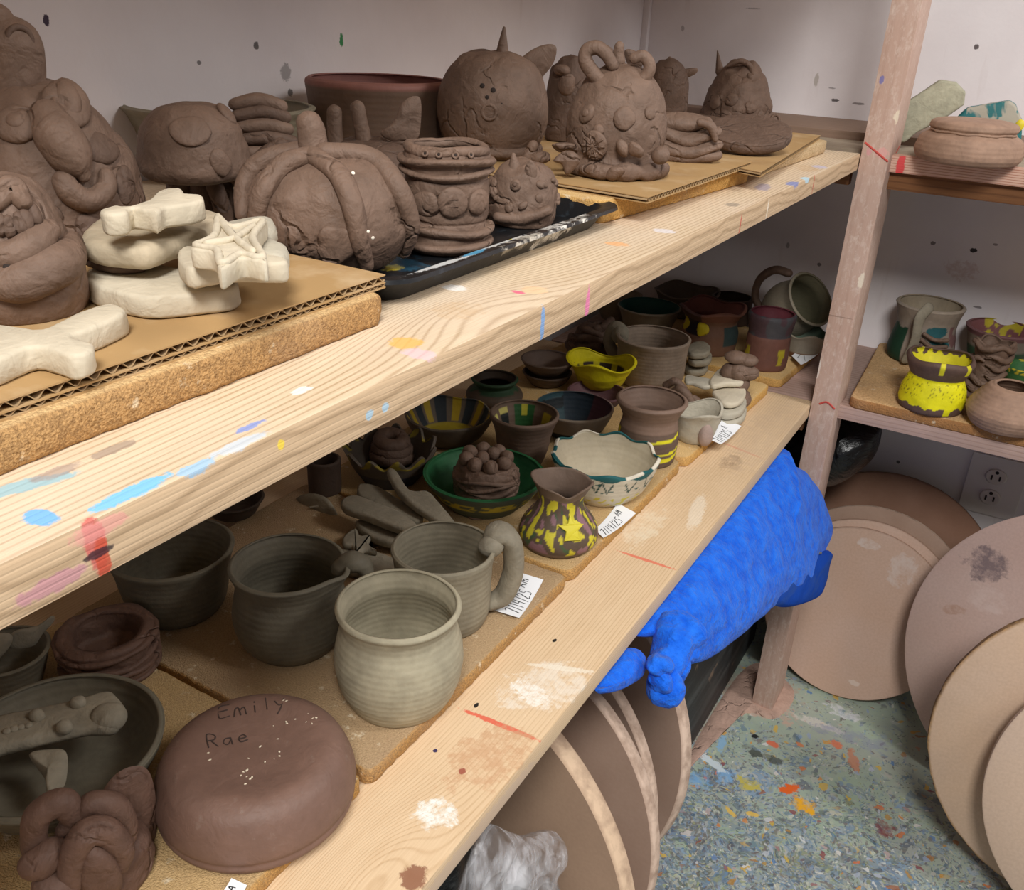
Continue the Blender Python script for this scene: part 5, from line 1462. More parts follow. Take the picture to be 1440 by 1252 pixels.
# paper tags ------------------------------------------------------
def ptag(label, corners, text, after, curl=.003, base=0.0, hh=.55):
    """corners: text-start/bottom, text-end/bottom, text-end/top, text-start/top"""
    A, B, C_, D = (np.array(p) for p in corners)
    c = (A + B + C_ + D) / 4
    n = 12
    def put(u, v, dz=0):
        p = A * (1 - u) * (1 - v) + B * u * (1 - v) + C_ * u * v + D * (1 - u) * v - c
        p[2] += curl * (2 * u - 1) ** 2 + dz + base
        return p
    V, F = [], []
    for k in (0, 1):
        for i in range(n + 1):
            for j in (0, 1):
                V.append(put(i / n, j, .00025 * k))
    o = 2 * (n + 1)
    for i in range(n):
        a = 2 * i
        F += [(a, a + 1, a + 3, a + 2), (o + a, o + a + 2, o + a + 3, o + a + 1), (a, a + 2, o + a + 2, o + a), (a + 1, o + a + 1, o + a + 3, a + 3)]
    F += [(0, o, o + 1, 1), (2 * n, 2 * n + 1, o + 2 * n + 1, o + 2 * n)]
    t = build('paper_tag', (V, F), PAPER, None, tuple(c), sharp=.6)
    tag(t, label, 'paper tag')
    L, W = np.linalg.norm(B - A), np.linalg.norm(D - A)
    def ink(u, v):
        return put(u / L, v / W, .0005)
    if text:
        h = W * hh
        build('handwriting', writing(text, L * .08, W * .12, h, ink, .00042, L * .62 / (h * max(1, sum(.75 if k in '/1il' else 1 for k in text)))), INK, t)
    if after:
        h = W * .36
        build('handwriting', writing(after, L * .72, W * .52, h, ink, .00042, .75), INK, t)
ptag('white paper tag dated 7/14/25 lying beside the mug with the folded handle', [(-0.3314, 0.6135, 0.6026), (-0.3433, 0.6815, 0.6026), (-0.3690, 0.6792, 0.6026), (-0.3576, 0.6105, 0.6026)], '7/14/25', 'Am')
ptag('white paper tag with handwriting lying in front of the star jug', [(-0.3285, 0.7881, 0.6026), (-0.3211, 0.8584, 0.6026), (-0.3483, 0.8674, 0.6026), (-0.3441, 0.7989, 0.6026)], '7/14/25', 'AM')
ptag('white paper tag with handwriting in front of the pale lobed bowl', [(-0.3012, 1.0895, 0.6048), (-0.2974, 1.1648, 0.6048), (-0.3223, 1.1566, 0.6120), (-0.3192, 1.0820, 0.6120)], '7/14/25', 'A')
ptag('small white paper tag tipped up at the foot of the purple-rimmed pot', [(-0.2904, 1.4487, 0.6120), (-0.2802, 1.5284, 0.6120), (-0.3128, 1.5667, 0.6120), (-0.3152, 1.4842, 0.6120)], '7', '', .002)
ptag('cut-off corner of a white paper tag below the upside-down dish', [(-0.3289, 0.2507, 0.6026), (-0.3327, 0.2722, 0.6026), (-0.3448, 0.2707, 0.6026), (-0.3421, 0.2480, 0.6026)], '', 'A')

# ------------------------------------------------------------------ painted pots further along the lower shelf
def vn(t, h, s=1.0, seed=0.0, k=3.0):
    return noise.noise(Vector((math.cos(t) * s, math.sin(t) * s, h * k * s / 2 + seed)))

def star_jug():
    BASE, YEL, MAU, GRN = '#5a4b3e', '#c4b832', '#86646a', '#45563a'
    def col(t, h, ins):
        if ins:
            return '#7a675a'
        if h < .10 or h > .83:
            return '#6e5c4e'
        n = vn(t, h, 4.0, 3, 2.2)
        if n > .30:
            return MAU
        if n < -.33:
            return YEL
        if vn(t, h, 5.0, 11) > .36:
            return GRN
        if vn(t, h, 6.0, 21) > .36:
            return YEL
        return BASE
    def dfm(t, h, ins, x, z):
        w = max(0, (h - .68) / .32)
        sp = math.exp(-((t - 1.15) / .42) ** 2) + .7 * math.exp(-((t + 1.75) / .5) ** 2)
        dip = math.exp(-((t - .35) / .45) ** 2)
        return x * (1 + w * (.22 * sp - .12 * dip)), z + z * .06 * w * sp - z * .12 * w * dip
    F = (-0.3680, 0.7577, 0.6021, 0.0417, 0.0752)
    t, R, H = handled('clay_jug', 'bulbous clay jug spattered with yellow and mauve, a yellow star on its belly', 'jug', F, JUG_PROFILE, PAINTED, col=col, deform=dfm, wall=.07, wob=.01, seg=150, rows=60)
    P, N = surf(JUG_PROFILE, R, H, *(0.401, 0.464), .0005)
    M = toward(N)
    pts = []
    for k in range(10):
        r = .0150 if k % 2 == 0 else .0066
        a = k * PI / 5 + .25
        pts.append((r * math.cos(a), r * math.sin(a)))
    V, F2 = slab(pts, .0028, .0008, .0012, .0003, 200, 2, smooth=False)
    ax, ay = np.array(M @ Vector((1, 0, 0))), np.array(M @ Vector((0, 1, 0)))
    W = [P + ax * v[0] + ay * v[1] + N * (v[2] - .06 * (v[0] ** 2 + v[1] ** 2) / .006) for v in V]
    build('star', (W, F2), plain('yellow_underglaze', '#cfc332', .6), t, sharp=.9)
star_jug()

def wave_rim(n, az, ar, ph=0.0, h0=.7):
    def f(t, h, ins, x, z):
        w = max(0, min(1, (h - h0) / (1 - h0)))
        s = math.sin(n * t + ph)
        return x * (1 + ar * w * s), z * (1 + az * w * s)
    return f

def white_bowl():
    TEAL = '#235c5e'
    def col(t, h, ins):
        if h > .955:
            d = math.sin(9 * t + .6) * .5 + .5
            return TEAL if (vn(t, 0, 2.0, 4) > -.12) else '#d5cdbb'
        if ins:
            return '#c0b59d'
        e = .90 - .06 * math.sin(9 * t + .6)
        if h > e:
            return TEAL
        if .52 < h < .84:
            f = (t * 9 / PI) % 2
            v = abs((t * 14 / PI) % 1 - .5) * 2
            if abs(v - (h - .55) / .3) < .16 and int(t * 14 / PI) % 2 == 0:
                return '#2d4a45'
            if vn(t, h, 9, 4) > .38:
                return '#2d5a55'
        if .12 < h < .42 and vn(t, h, 7, 9) > .18:
            return '#c9bd4e'
        return '#cdc4b0'
    pot('clay_bowl', 'white clay bowl with a scalloped teal rim and small painted chevrons', 'bowl', (-0.3769, 0.8845, 0.6021, 0.0626, 0.0522), WIDE_PROFILE, PAINTED_RINGS, col=col, deform=wave_rim(9, .045, .025, .6), wall=.05, wob=.008, seg=220, rows=60, floor=.14)
white_bowl()

def green_plate():
    def col(t, h, ins):
        if ins or h > .97:
            return '#26603a'
        return '#c3b23c' if abs(h - .6) < .14 and vn(t, h, 6, 2) > -.1 else '#566052'
    pot('clay_plate', 'dark green glazed plate with a clay ball pot resting on it', 'plate', (-0.4808, 0.7869, 0.6021, 0.0689, 0.0379), FLAT_PROFILE, PAINTED_RINGS, col=col, wall=.05, wob=.006, seg=140, rows=36, floor=.2)
    F = (-0.4742, 0.7806, 0.6111, 0.0348, 0.0580)
    t, R, H = sculpt('clay_ball_pot', 'brown hand-built pot topped with clay balls, standing on the green plate', 'sculpture', F)
    pr = [(.7, 0), (.85, .06), (.98, .3), (1, .55), (.95, .75), (.8, .86), (.4, .84), (.05, .82)]
    g, _ = lathe(pr, R, H * .95, closed=True, seg=80, rows=36, wob=.05, seed=6, lump=.06, lfreq=60)
    build('body', g, BROWN, t)
    for i in range(8):
        a = i * PI / 4 + .2
        build('clay_ball', ball((R * .66 * math.cos(a), R * .66 * math.sin(a), H * .88), (R * .25,) * 3, None, .12, 70, i), BROWN, t)
    for i, (x, y) in enumerate(((.15, -.12), (-.2, .2))):
        build('clay_ball', ball((R * x, R * y, H * .92), (R * .24,) * 3, None, .12, 70, 20 + i), BROWN, t)
    for i in range(5):
        pts = on([(a, .18 + .11 * i + .05 * math.sin(3 * a + i * 2)) for a in np.linspace(-1.7, 1.7, 11)], .0, pr, R, H * .95)
        build('wrinkle', tube(pts, .0036, 10, 40, .3, 90, i, flat=.8), BROWN, t)
green_plate()

def small_ring():
    c = (-0.4634, 0.7544, 0.6021)
    t = empty('clay_curl', c, 'small brown clay curl in front of the green plate, behind the folded mug handle', 'sculpture', facing(*c[:2]))
    build('coil', torus((0, -.004, .009), (1, .1, .25), .0088, .0042, amp=.15), BROWN, t)
    build('coil', torus((-.002, .006, .008), (.9, -.3, .3), .0072, .0036, amp=.15, seed=2), BROWN, t)
small_ring()

def striped_bowl():
    def col(t, h, ins):
        if ins:
            s = math.sin(t * 9 + .6 * math.sin(3 * t))
            if h > .25 and s > .55:
                return '#b9a02c'
            if h > .2 and s < -.35:
                return '#2c353c'
            return '#6c6154' if h > .2 else '#a3922b'
        return '#5e5549'
    pot('clay_bowl', 'clay bowl with yellow and black rays painted inside, close to the upper shelf edge', 'bowl', (-0.6088, 0.9032, 0.6021, 0.0575, 0.0374), WIDE_PROFILE, PAINTED, col=col, wall=.05, wob=.006, seg=160, rows=36, deform=wave_rim(6, .03, .02))
striped_bowl()

def green_cup():
    def col(t, h, ins):
        if ins:
            u = (t + .9)
            a = abs(t)
            if abs(abs(t) - PI) < .34 and h < .93:
                return '#27552b' if not (h > .72 and abs(abs(t) - PI) < .1) else '#b7b23a'
            if -2.55 < t < -2.15 and h < .9:
                return '#1d2220' if h < .8 else '#c7bd6a'
            if -2.0 < t < -1.75 and .55 < h < .85:
                return '#c9c06a'
            if 2.0 < t < 2.4 and .6 < h < .85:
                return '#b9a92f'
            return '#6d5a4c'
        return '#705d50' if h > .08 else '#5c4c42'
    pot('clay_cup', 'flared brown cup with green, black and yellow stripes painted inside', 'cup', (-0.4978, 0.9048, 0.6021, 0.0443, 0.0655), CUP_PROFILE, PAINTED_RINGS, col=col, wall=.07, wob=.006, seg=150, rows=50)
green_cup()

def blue_bowl():
    def col(t, h, ins):
        if ins:
            n = vn(t, h, 1.5, 3)
            if t > 1.2 or t < -2.8:
                return '#4e3038' if t < 2.6 and t > 0 else '#24303a'
            return '#2f4a50' if n > -.25 else '#171f22'
        return '#8a7c6c' if h > .35 else '#20262a'
    pot('clay_bowl', 'clay bowl glazed blue-black and maroon inside, behind the white teal-rimmed bowl', 'bowl', (-0.4839, 1.0163, 0.6021, 0.0526, 0.0400), WIDE_PROFILE, PAINTED_RINGS, col=col, wall=.055, wob=.006, seg=140, rows=36)
blue_bowl()

def striped_vase():
    def col(t, h, ins):
        if ins or h > .56:
            return '#80695b'
        y = h - .075 * t - .015 * math.sin(5 * t)
        if -.2 < t < 1.35 and any(abs(y - c) < w for c, w in ((.42, .022), (.20, .026), (.10, .035))):
            return '#d6cd26'
        if -1.5 < t < -1.2 and .45 < h < .54:
            return '#c9b626'
        return '#635145'
    pot('clay_vase', 'brown waisted clay vase with bright yellow stripes, right of the teal-rimmed bowl', 'vase', (-0.3720, 1.0043, 0.6021, 0.0450, 0.0827), VASE_PROFILE, PAINTED_RINGS, col=col, wall=.09, wob=.008, seg=170, rows=70)
striped_vase()

def pale_bowl():
    F = (-0.3414, 1.0968, 0.6021, 0.0355, 0.0450)
    t, R, H = handled('clay_bowl', 'small pale lobed clay bowl with a rounded spout, holding twisted brown clay', 'bowl', F, BOWL_PROFILE, GREYWHITE, wall=.09, wob=.02, deform=wave_rim(3, .10, .10, .4))
    build('lobe', ball((R * .72, R * .42, H * .42), (R * .26, R * .28, H * .36), None, .1, 60, 3), clay('pinkish_grey_clay', '#a59086', .8, lump=.4), t)
    z = F[2] + H
    c = (-0.3726, 1.1404, 0.6444)
    tw = empty('clay_twist', (c[0], c[1], F[2] + H * .25), 'twisted brown clay coils heaped in the small pale lobed bowl', 'sculpture', facing(*c[:2]))
    k = 1.0
    build('coil', tube([(-.012, -.022, .020), (0, -.012, .038), (.004, .002, .030), (.006, .012, .012), (0, .014, .006)], .0060, 12, 30, .2, 70, 1), BROWN, tw)
    build('coil', torus((.006, .008, .018), (.8, .2, .5), .0105, .0052, amp=.15), BROWN, tw)
    build('coil', tube([(-.014, -.030, .036), (-.010, -.018, .044), (-.008, -.006, .036)], .0055, 12, 24, .25, 70, 4), BROWN, tw)
    build('coil', tube([(-.004, -.008, .008), (.010, .002, .010), (.012, .016, .010)], .0055, 12, 24, .25, 70, 5), BROWN, tw)
pale_bowl()

def yellow_dish():
    def scol(t, h, ins):
        return '#67494c' if h > .8 or ins else '#57464a'
    pot('clay_saucer', 'mauve clay saucer underneath the yellow ruffled dish', 'saucer', (-0.5004, 1.1217, 0.6021, 0.0419, 0.0226), FLAT_PROFILE, PAINTED, col=scol, wall=.08)
    def col(t, h, ins):
        if ins and h < .62:
            d = math.sin(8 * t)
            return '#3c2f28' if d < .45 or h < .3 else '#c6b81c'
        return '#d8cb16' if h > .5 or ins else '#bfb01c'
    def dfm(t, h, ins, x, z):
        w = max(0, (h - .45) / .55)
        lobe = math.exp(-((t - 1.25) / .5) ** 2) + math.exp(-((t + 1.7) / .5) ** 2)
        return x * (1 + .22 * w * lobe - .1 * w), z * (1 + .16 * w * math.sin(3 * t + 2.2)) + z * .12 * w * lobe
    F = (-0.5210, 1.1758, 0.6129, 0.0484, 0.0375)
    pot('clay_dish', 'bright yellow ruffled dish with drips inside, on the mauve saucer', 'dish', F, BOWL_PROFILE, PAINTED, col=col, deform=dfm, wall=.08, wob=.02, seg=140, rows=44)
yellow_dish()

def grey_mug():
    t, R, H = handled('clay_mug', 'tall grey-brown clay mug with a lumpy handle on its left rim', 'mug', (-0.4765, 1.2616, 0.6021, 0.0568, 0.0722), MUGST_PROFILE, clay('brownish_grey_clay', '#8d7d6d', .7, rings=.10, lump=.15), wall=.06, wob=.006, throw=.0015, seg=96, rows=36)
    a = -2.05
    c, s = math.cos(a), math.sin(a)
    def q(r, h):
        return (R * r * c, R * r * s, H * h)
    h = build('handle', tube([q(.95, .92), q(1.12, .98), q(1.30, .86), q(1.32, .55), q(1.02, .3)], [.009, .011, .011, .010, .009], 14, 40, .2, 60, 2), GREY_ROUGH, t)
    build('thumb_knob', ball((R * .90 * math.cos(a + .3), R * .90 * math.sin(a + .3), H * .93), (.010, .014, .014), None, .2, 60, 2), GREY_ROUGH, h)
grey_mug()

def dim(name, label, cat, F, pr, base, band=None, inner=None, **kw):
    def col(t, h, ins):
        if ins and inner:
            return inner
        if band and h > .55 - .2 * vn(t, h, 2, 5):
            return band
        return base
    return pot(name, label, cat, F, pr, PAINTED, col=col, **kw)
dim('clay_pot', 'squat brown pot with a green band just under the upper shelf edge', 'pot', (-0.6312, 1.0540, 0.6021, 0.0413, 0.0330), NECK_PROFILE, '#55483c', '#2f4a33', '#3d3329', wall=.09)
F = (-0.5995, 1.1537, 0.6021, 0.0408, 0.0400)
dim('clay_saucer', 'brown clay dish, upper one of two stacked left of the yellow dish', 'dish', (F[0], F[1], F[2] + F[4] * .5, F[3], F[4] * .5), FLAT_PROFILE, '#6b5a4d', None, '#75645a', wall=.08)
dim('clay_saucer', 'brown clay dish, lower one of two stacked left of the yellow dish', 'dish', (F[0], F[1], F[2], F[3] * .92, F[4] * .48), FLAT_PROFILE, '#5d4d42', None, None, wall=.08, wob=.03)
dim('clay_bowl', 'grey clay bowl with a dark teal interior and yellow rim, back of the lower shelf', 'bowl', (-0.5702, 1.4707, 0.6021, 0.0560, 0.0517), BOWL_PROFILE, '#7c7161', None, '#12423a', wall=.07)

def flower_cup():
    def col(t, h, ins):
        if ins:
            return '#6b3f38'
        if h > .80:
            return '#7b5345' if t > -.3 else '#4a3330'
        for tt, hh, r in ((-.28, .62, .20), (-1.15, .66, .22)):
            if ((t - tt) / r) ** 2 + ((h - hh) / (r * .75)) ** 2 < 1 + vn(t, h, 8, 3) * .8:
                return '#cdbb1c'
        if -1.0 < t < -.35 and .45 < h < .8:
            return '#262029'
        if t > .55 and .25 < h < .68:
            return '#3f5050'
        return '#80604f'
    t, R, H = handled('clay_cup', 'brown cup with yellow painted flowers and a red interior, back of the lower shelf', 'cup', (-0.4538, 1.4631, 0.6021, 0.0561, 0.0753), VASE_PROFILE, PAINTED, col=col, wall=.07, wob=.012, seg=150, rows=60, deform=wave_rim(4, .05, .04))
    P, N = surf(VASE_PROFILE, R, H, -.28, .62, .001)
    build('flower', patch(P, N, .0105, .003, .35, 4), plain('yellow_flower_glaze', '#cfbc18', .55), t)
flower_cup()

def purple_pot():
    def col(t, h, ins):
        if ins:
            return '#6a343c'
        if h > .62:
            return '#47464a' if vn(t, h, 2, 3) > -.1 else '#4c3a3f'
        if .14 < h < .42 and (-1.4 < t < -.85 or .55 < t < .95) and vn(t, h, 3, 8) > -.2:
            return '#a99b2c'
        return '#6e4b41'
    pot('clay_pot', 'dull red pot with a purple-grey collar and yellow smears beside the post', 'pot', (-0.3473, 1.4402, 0.6021, 0.0380, 0.0912), [(.82, 0), (.9, .04), (.93, .2), (.92, .55), (.9, .66), (.98, .86), (1, .96), (.95, 1)], PAINTED, col=col, wall=.09, wob=.012, seg=130, rows=56, lump=.015)
purple_pot()

def tilted_mug():
    F = (-0.3102, 1.5326, 0.6021, 0.0406, 0.0436)
    z = zz(-2.855)
    def col(t, h, ins):
        return '#5d6e5e' if ins else ('#8d8373' if h > .3 else '#77523c')
    pot('clay_bowl', 'wavy grey clay bowl under the tilted mug, beside the post', 'bowl', F, BOWL_PROFILE, PAINTED, col=col, wall=.07, deform=wave_rim(5, .08, .05), seg=96)
    c = (-0.3439, 1.5750, 0.6704)
    t = empty('clay_mug', c, 'grey clay mug tipped on its side with a big brown loop handle', 'mug', facing(*c[:2]))
    M = Matrix.Rotation(math.radians(48), 4, (1, -.0, 0)).inverted() @ Matrix.Identity(4)
    ax = Vector((.50, .62, .60)).normalized()
    q = Vector((0, 0, 1)).rotation_difference(ax).to_matrix().to_4x4()
    R, H = .050, .085
    def mc(t_, h, ins):
        return '#77735c' if ins else '#8a8170'
    g, cc = lathe(MUGMID_PROFILE, R, H, wall=.08, col=mc, wob=.008, seg=90, rows=36)
    sh = Matrix.Translation(-ax * H * .55)
    build('body', xf(g, sh @ q), PAINTED_RINGS, t, cols=cc)
    k = [(-0.3660, 1.5750, 0.7266), (-0.3909, 1.5750, 0.7273), (-0.4125, 1.5750, 0.7060), (-0.4151, 1.5750, 0.6748), (-0.3990, 1.5750, 0.6546)]
    loc = [np.array(p) - np.array(c) for p in k]
    ph = facing(*c[:2])
    L = [(math.cos(ph) * p[0] + math.sin(ph) * p[1], -math.sin(ph) * p[0] + math.cos(ph) * p[1], p[2]) for p in loc]
    build('handle', tube(L, [.0085, .0090, .0085, .008, .009], 14, 40, .1, 50, 2, flat=.8), BROWN, t)
tilted_mug()

dim('clay_bowl', 'grey-brown bowl at the back against the far wall, under the upper shelf', 'bowl', (-0.5592, 1.6290, 0.6021, 0.0620, 0.0469), BOWL_PROFILE, '#6d6154', None, '#5c5044', wall=.06, deform=wave_rim(4, .06, .02))
dim('clay_pot', 'dark brown pot against the far wall behind the red-lined cup', 'pot', (-0.4735, 1.6380, 0.6021, 0.0381, 0.0479), CYL_PROFILE, '#4d3d34', None, '#3b2f29', wall=.1)
F = (-0.5702, 1.4707, 0.6021, 0.0560, 0.0517)
dim('clay_plate', 'flat grey clay plate behind the teal-lined bowl against the back of the shelf', 'plate', (F[0] - .085, F[1] + .055, F[2], .045, .045), FLAT_PROFILE, '#7d705f', None, '#8a7c69', wall=.05)

# stacks of small clay pieces around the pale clay discs
def stack_ball():
    F = (-0.3343, 1.2395, 0.6021, 0.0241, 0.0872)
    t, R, H = sculpt('clay_totem', 'stacked brown clay balls standing between the white discs and the purple-grey pot', 'sculpture', F)
    for i, (y, h, r, sq) in enumerate(((0, .16, 1.0, .75), (.0, .40, .85, .75), (-.45, .62, .55, 1), (.15, .64, .75, .9), (.75, .62, .5, .9), (-.2, .86, .72, .55), (.45, .84, .62, .6))):
        build('clay_ball', ball((0, R * y, H * h), (R * r * .8, R * r, R * r * sq), None, .12, 60, i), BROWN, t)
stack_ball()

flat('clay_disc', 'upper white clay half-disc at the end of a narrow spoon-like strip', 'clay disc', [(-0.3626, 1.2031, 0.6480), (-0.3689, 1.2515, 0.6480), (-0.3617, 1.2754, 0.6480), (-0.3446, 1.2699, 0.6480), (-0.3266, 1.2475, 0.6480), (-0.3220, 1.2266, 0.6480), (-0.3396, 1.2100, 0.6480), (-0.3519, 1.1907, 0.6480)], .0085, WHITE, bev=.003, seed=3)
flat('clay_disc', 'lower white clay disc directly beneath the half-disc', 'clay disc', [(-0.3550, 1.1982, 0.6372), (-0.3507, 1.2286, 0.6372), (-0.3320, 1.2495, 0.6372), (-0.3163, 1.2304, 0.6372), (-0.3078, 1.1940, 0.6372), (-0.3118, 1.1689, 0.6372), (-0.3257, 1.1618, 0.6372), (-0.3409, 1.1759, 0.6372)], .0085, WHITE, bev=.003, seed=5)
flat('clay_strip', 'narrow white clay strip pointing left from the white discs', 'clay strip', [(-0.4015, 1.2133, 0.6444), (-0.3867, 1.2174, 0.6444), (-0.3656, 1.2191, 0.6444), (-0.3546, 1.1999, 0.6444), (-0.3644, 1.1858, 0.6444), (-0.3818, 1.1897, 0.6444), (-0.3930, 1.1881, 0.6444)], .006, GREYWHITE, bev=.002, seed=6)
for i, (dx, z, s, lb) in enumerate(((0, -2.72, 1.0, 'grey clay slab just under the two white discs'), (2, -2.785, 1.05, 'grey clay slab lying lowest beneath the white discs'))):
    flat('clay_slab', lb, 'clay slab', [(-0.3427, 1.1619, 0.6264), (-0.3409, 1.2016, 0.6264), (-0.3181, 1.2119, 0.6264), (-0.3031, 1.1911, 0.6264), (-0.2969, 1.1530, 0.6264), (-0.3083, 1.1270, 0.6264), (-0.3276, 1.1305, 0.6264)], .0108, GREYWHITE, bev=.003, seed=9 + i).location = (np.array((-0.3256, 1.1935, 0.6264)) * np.array((1, 1, 0)) + np.array((.002 * i, .0, zz(z) - .0108)))
for i, (lb, dx, z) in enumerate((('grey clay chip, top of the small stack right of the tall grey-brown mug', 0, .030), ('grey clay chip in the middle of the stack right of the grey-brown mug', .004, .018), ('grey clay chip at the bottom of the stack right of the grey-brown mug', .0, .001))):
    o = flat('clay_chip', lb, 'clay chip', [(-0.4477, 1.3421, 0.6300), (-0.4479, 1.3716, 0.6300), (-0.4337, 1.3825, 0.6300), (-0.4178, 1.3650, 0.6300), (-0.4111, 1.3332, 0.6300), (-0.4253, 1.3143, 0.6300), (-0.4392, 1.3198, 0.6300)], .010, GREY_ROUGH, bev=.003, seed=13 + i)
    o.location.x += dx
    o.location.z = zz(-2.855) + z

def dim_lump(label, F, seed, coils=5):
    t, R, H = sculpt('clay_coil_lump', label, 'sculpture', F)
    g, _ = lathe([(.9, 0), (1, .1), (.95, .4), (.7, .75), (.4, .92), (.05, 1)], R * .85, H * .85, closed=True, seg=50, rows=22, wob=.05, seed=seed, lump=.1, lfreq=40)
    build('body', g, BROWN_DARK, t)
    for i in range(coils):
        a0 = -1.4 + i * .6
        pts = [(R * .92 * math.cos(a) * (1 - .08 * i), R * .92 * math.sin(a) * (1 - .08 * i), H * (.18 + .17 * i + .06 * math.sin(3 * a + i))) for a in np.linspace(a0 - .9, a0 + 1.0, 7)]
        build('coil', tube(pts, .0065, 10, 26, .2, 70, i), BROWN_DARK, t)
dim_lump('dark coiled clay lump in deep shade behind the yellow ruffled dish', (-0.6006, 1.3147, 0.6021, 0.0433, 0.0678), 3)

# ------------------------------------------------------------------ shaded pieces behind the mugs
def ruffled():
    F = (-0.6035, 0.7731, 0.6021, 0.0608, 0.0399)
    F = F[:3] + (F[3] * .88, F[4])
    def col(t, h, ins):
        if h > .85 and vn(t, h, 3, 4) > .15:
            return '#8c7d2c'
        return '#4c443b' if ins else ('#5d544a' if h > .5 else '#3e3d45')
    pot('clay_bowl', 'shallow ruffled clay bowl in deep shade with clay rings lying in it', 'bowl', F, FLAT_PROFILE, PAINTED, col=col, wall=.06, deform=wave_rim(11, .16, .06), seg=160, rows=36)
    f = (-0.6211, 0.7990, 0.6111, 0.0303, 0.0325)
    t, R, H = sculpt('clay_ring_stack', 'ring-shaped brown clay coils heaped inside the shallow ruffled bowl', 'sculpture', f)
    for i, (h, r) in enumerate(((.16, .9), (.45, .8), (.78, .66))):
        build('ring', torus((0, 0, H * h), (.12 * (i - 1), .1, 1), R * r * .72, R * .30, amp=.15, seed=i), BROWN_DARK, t)
ruffled()
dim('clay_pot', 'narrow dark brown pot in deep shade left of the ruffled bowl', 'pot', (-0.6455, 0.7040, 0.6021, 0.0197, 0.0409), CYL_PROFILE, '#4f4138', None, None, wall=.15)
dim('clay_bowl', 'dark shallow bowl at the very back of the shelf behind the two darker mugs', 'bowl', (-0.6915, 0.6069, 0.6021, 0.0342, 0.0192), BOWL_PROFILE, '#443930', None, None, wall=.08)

def leaf():
    c = (-0.5828, 0.6132, 0.6021)
    t = empty('clay_leaf', c, 'grey clay leaf shell with pressed veins standing behind the pinched dark mug', 'clay leaf', facing(*c[:2]))
    def w(pts):
        ph = facing(*c[:2])
        o = []
        for p in pts:
            p = np.array(p) - np.array(c)
            o.append((math.cos(ph) * p[0] + math.sin(ph) * p[1], -math.sin(ph) * p[0] + math.cos(ph) * p[1], p[2]))
        return o
    O = w([(-0.6781, 0.6696, 0.5519), (-0.6725, 0.6696, 0.5786), (-0.6564, 0.6696, 0.6044), (-0.6322, 0.6696, 0.6175), (-0.6095, 0.6696, 0.6166), (-0.5942, 0.6696, 0.5972), (-0.5871, 0.6696, 0.5758), (-0.6121, 0.6696, 0.5708), (-0.6472, 0.6696, 0.5539)])
    build('blade', pillow(O, (1, .1, .45), .012, 10, .002, 60, 2), GREY_ROUGH, t)
    m = np.mean(np.array(O), 0)
    for i in range(6):
        k = (i - 2.5) * .011
        build('vein', tube([(m[0] + .0105, m[1] - .012 + k * .3, m[2] + k * .9 - .004), (m[0] + .0125, m[1] + .002 + k * .3, m[2] + k * .8), (m[0] + .009, m[1] + .014, m[2] + k * .7 - .004)], .0012, 6, 10), GREY_ROUGH, t)
leaf()

BONES = [
    ('grey clay strip with a knobbed tip pointing up at the green plate', [(-0.5700, 0.7223, 0.6372), (-0.5616, 0.7282, 0.6372), (-0.5274, 0.7074, 0.6372), (-0.5116, 0.7185, 0.6372), (-0.4875, 0.7082, 0.6372), (-0.4552, 0.6901, 0.6372), (-0.4423, 0.6814, 0.6372), (-0.4559, 0.6755, 0.6372), (-0.4845, 0.6805, 0.6372), (-0.5123, 0.6870, 0.6372), (-0.5393, 0.6989, 0.6372)], .009),
    ('grey clay bone on top of the shaded heap beside the ruffled bowl', [(-0.5787, 0.6558, 0.6336), (-0.5735, 0.6731, 0.6336), (-0.5440, 0.6726, 0.6336), (-0.5131, 0.6718, 0.6336), (-0.4799, 0.6591, 0.6336), (-0.4818, 0.6458, 0.6336), (-0.5073, 0.6436, 0.6336), (-0.5360, 0.6448, 0.6336), (-0.5631, 0.6442, 0.6336)], .010),
    ('grey clay bone running under the knobbed strip in the shaded heap', [(-0.5969, 0.7073, 0.6246), (-0.5785, 0.7161, 0.6246), (-0.5410, 0.7061, 0.6246), (-0.5080, 0.7003, 0.6246), (-0.4916, 0.6803, 0.6246), (-0.5117, 0.6735, 0.6246), (-0.5451, 0.6799, 0.6246), (-0.5810, 0.6878, 0.6246)], .010),
    ('grey clay slab in the shaded heap, right behind the mug with the folded handle', [(-0.5536, 0.6483, 0.6192), (-0.5359, 0.6680, 0.6192), (-0.4992, 0.6754, 0.6192), (-0.4631, 0.6759, 0.6192), (-0.4623, 0.6494, 0.6192), (-0.4892, 0.6374, 0.6192), (-0.5232, 0.6341, 0.6192)], .010),
    ('flat grey clay piece low in the shaded heap, behind the dark pinched mug', [(-0.5395, 0.5971, 0.6102), (-0.5306, 0.6198, 0.6102), (-0.4983, 0.6255, 0.6102), (-0.4724, 0.6209, 0.6102), (-0.4760, 0.5969, 0.6102), (-0.4988, 0.5812, 0.6102), (-0.5213, 0.5812, 0.6102)], .008),
]
for i, (lb, pts, th_) in enumerate(BONES):
    flat('clay_bone' if i < 3 else 'clay_slab', lb, 'clay bone' if i < 3 else 'clay slab', pts, th_, GREY_ROUGH, bev=.003, seed=20 + i, tilt=(0, .12 if i == 0 else .0), group='grey clay pieces heaped behind the mugs')
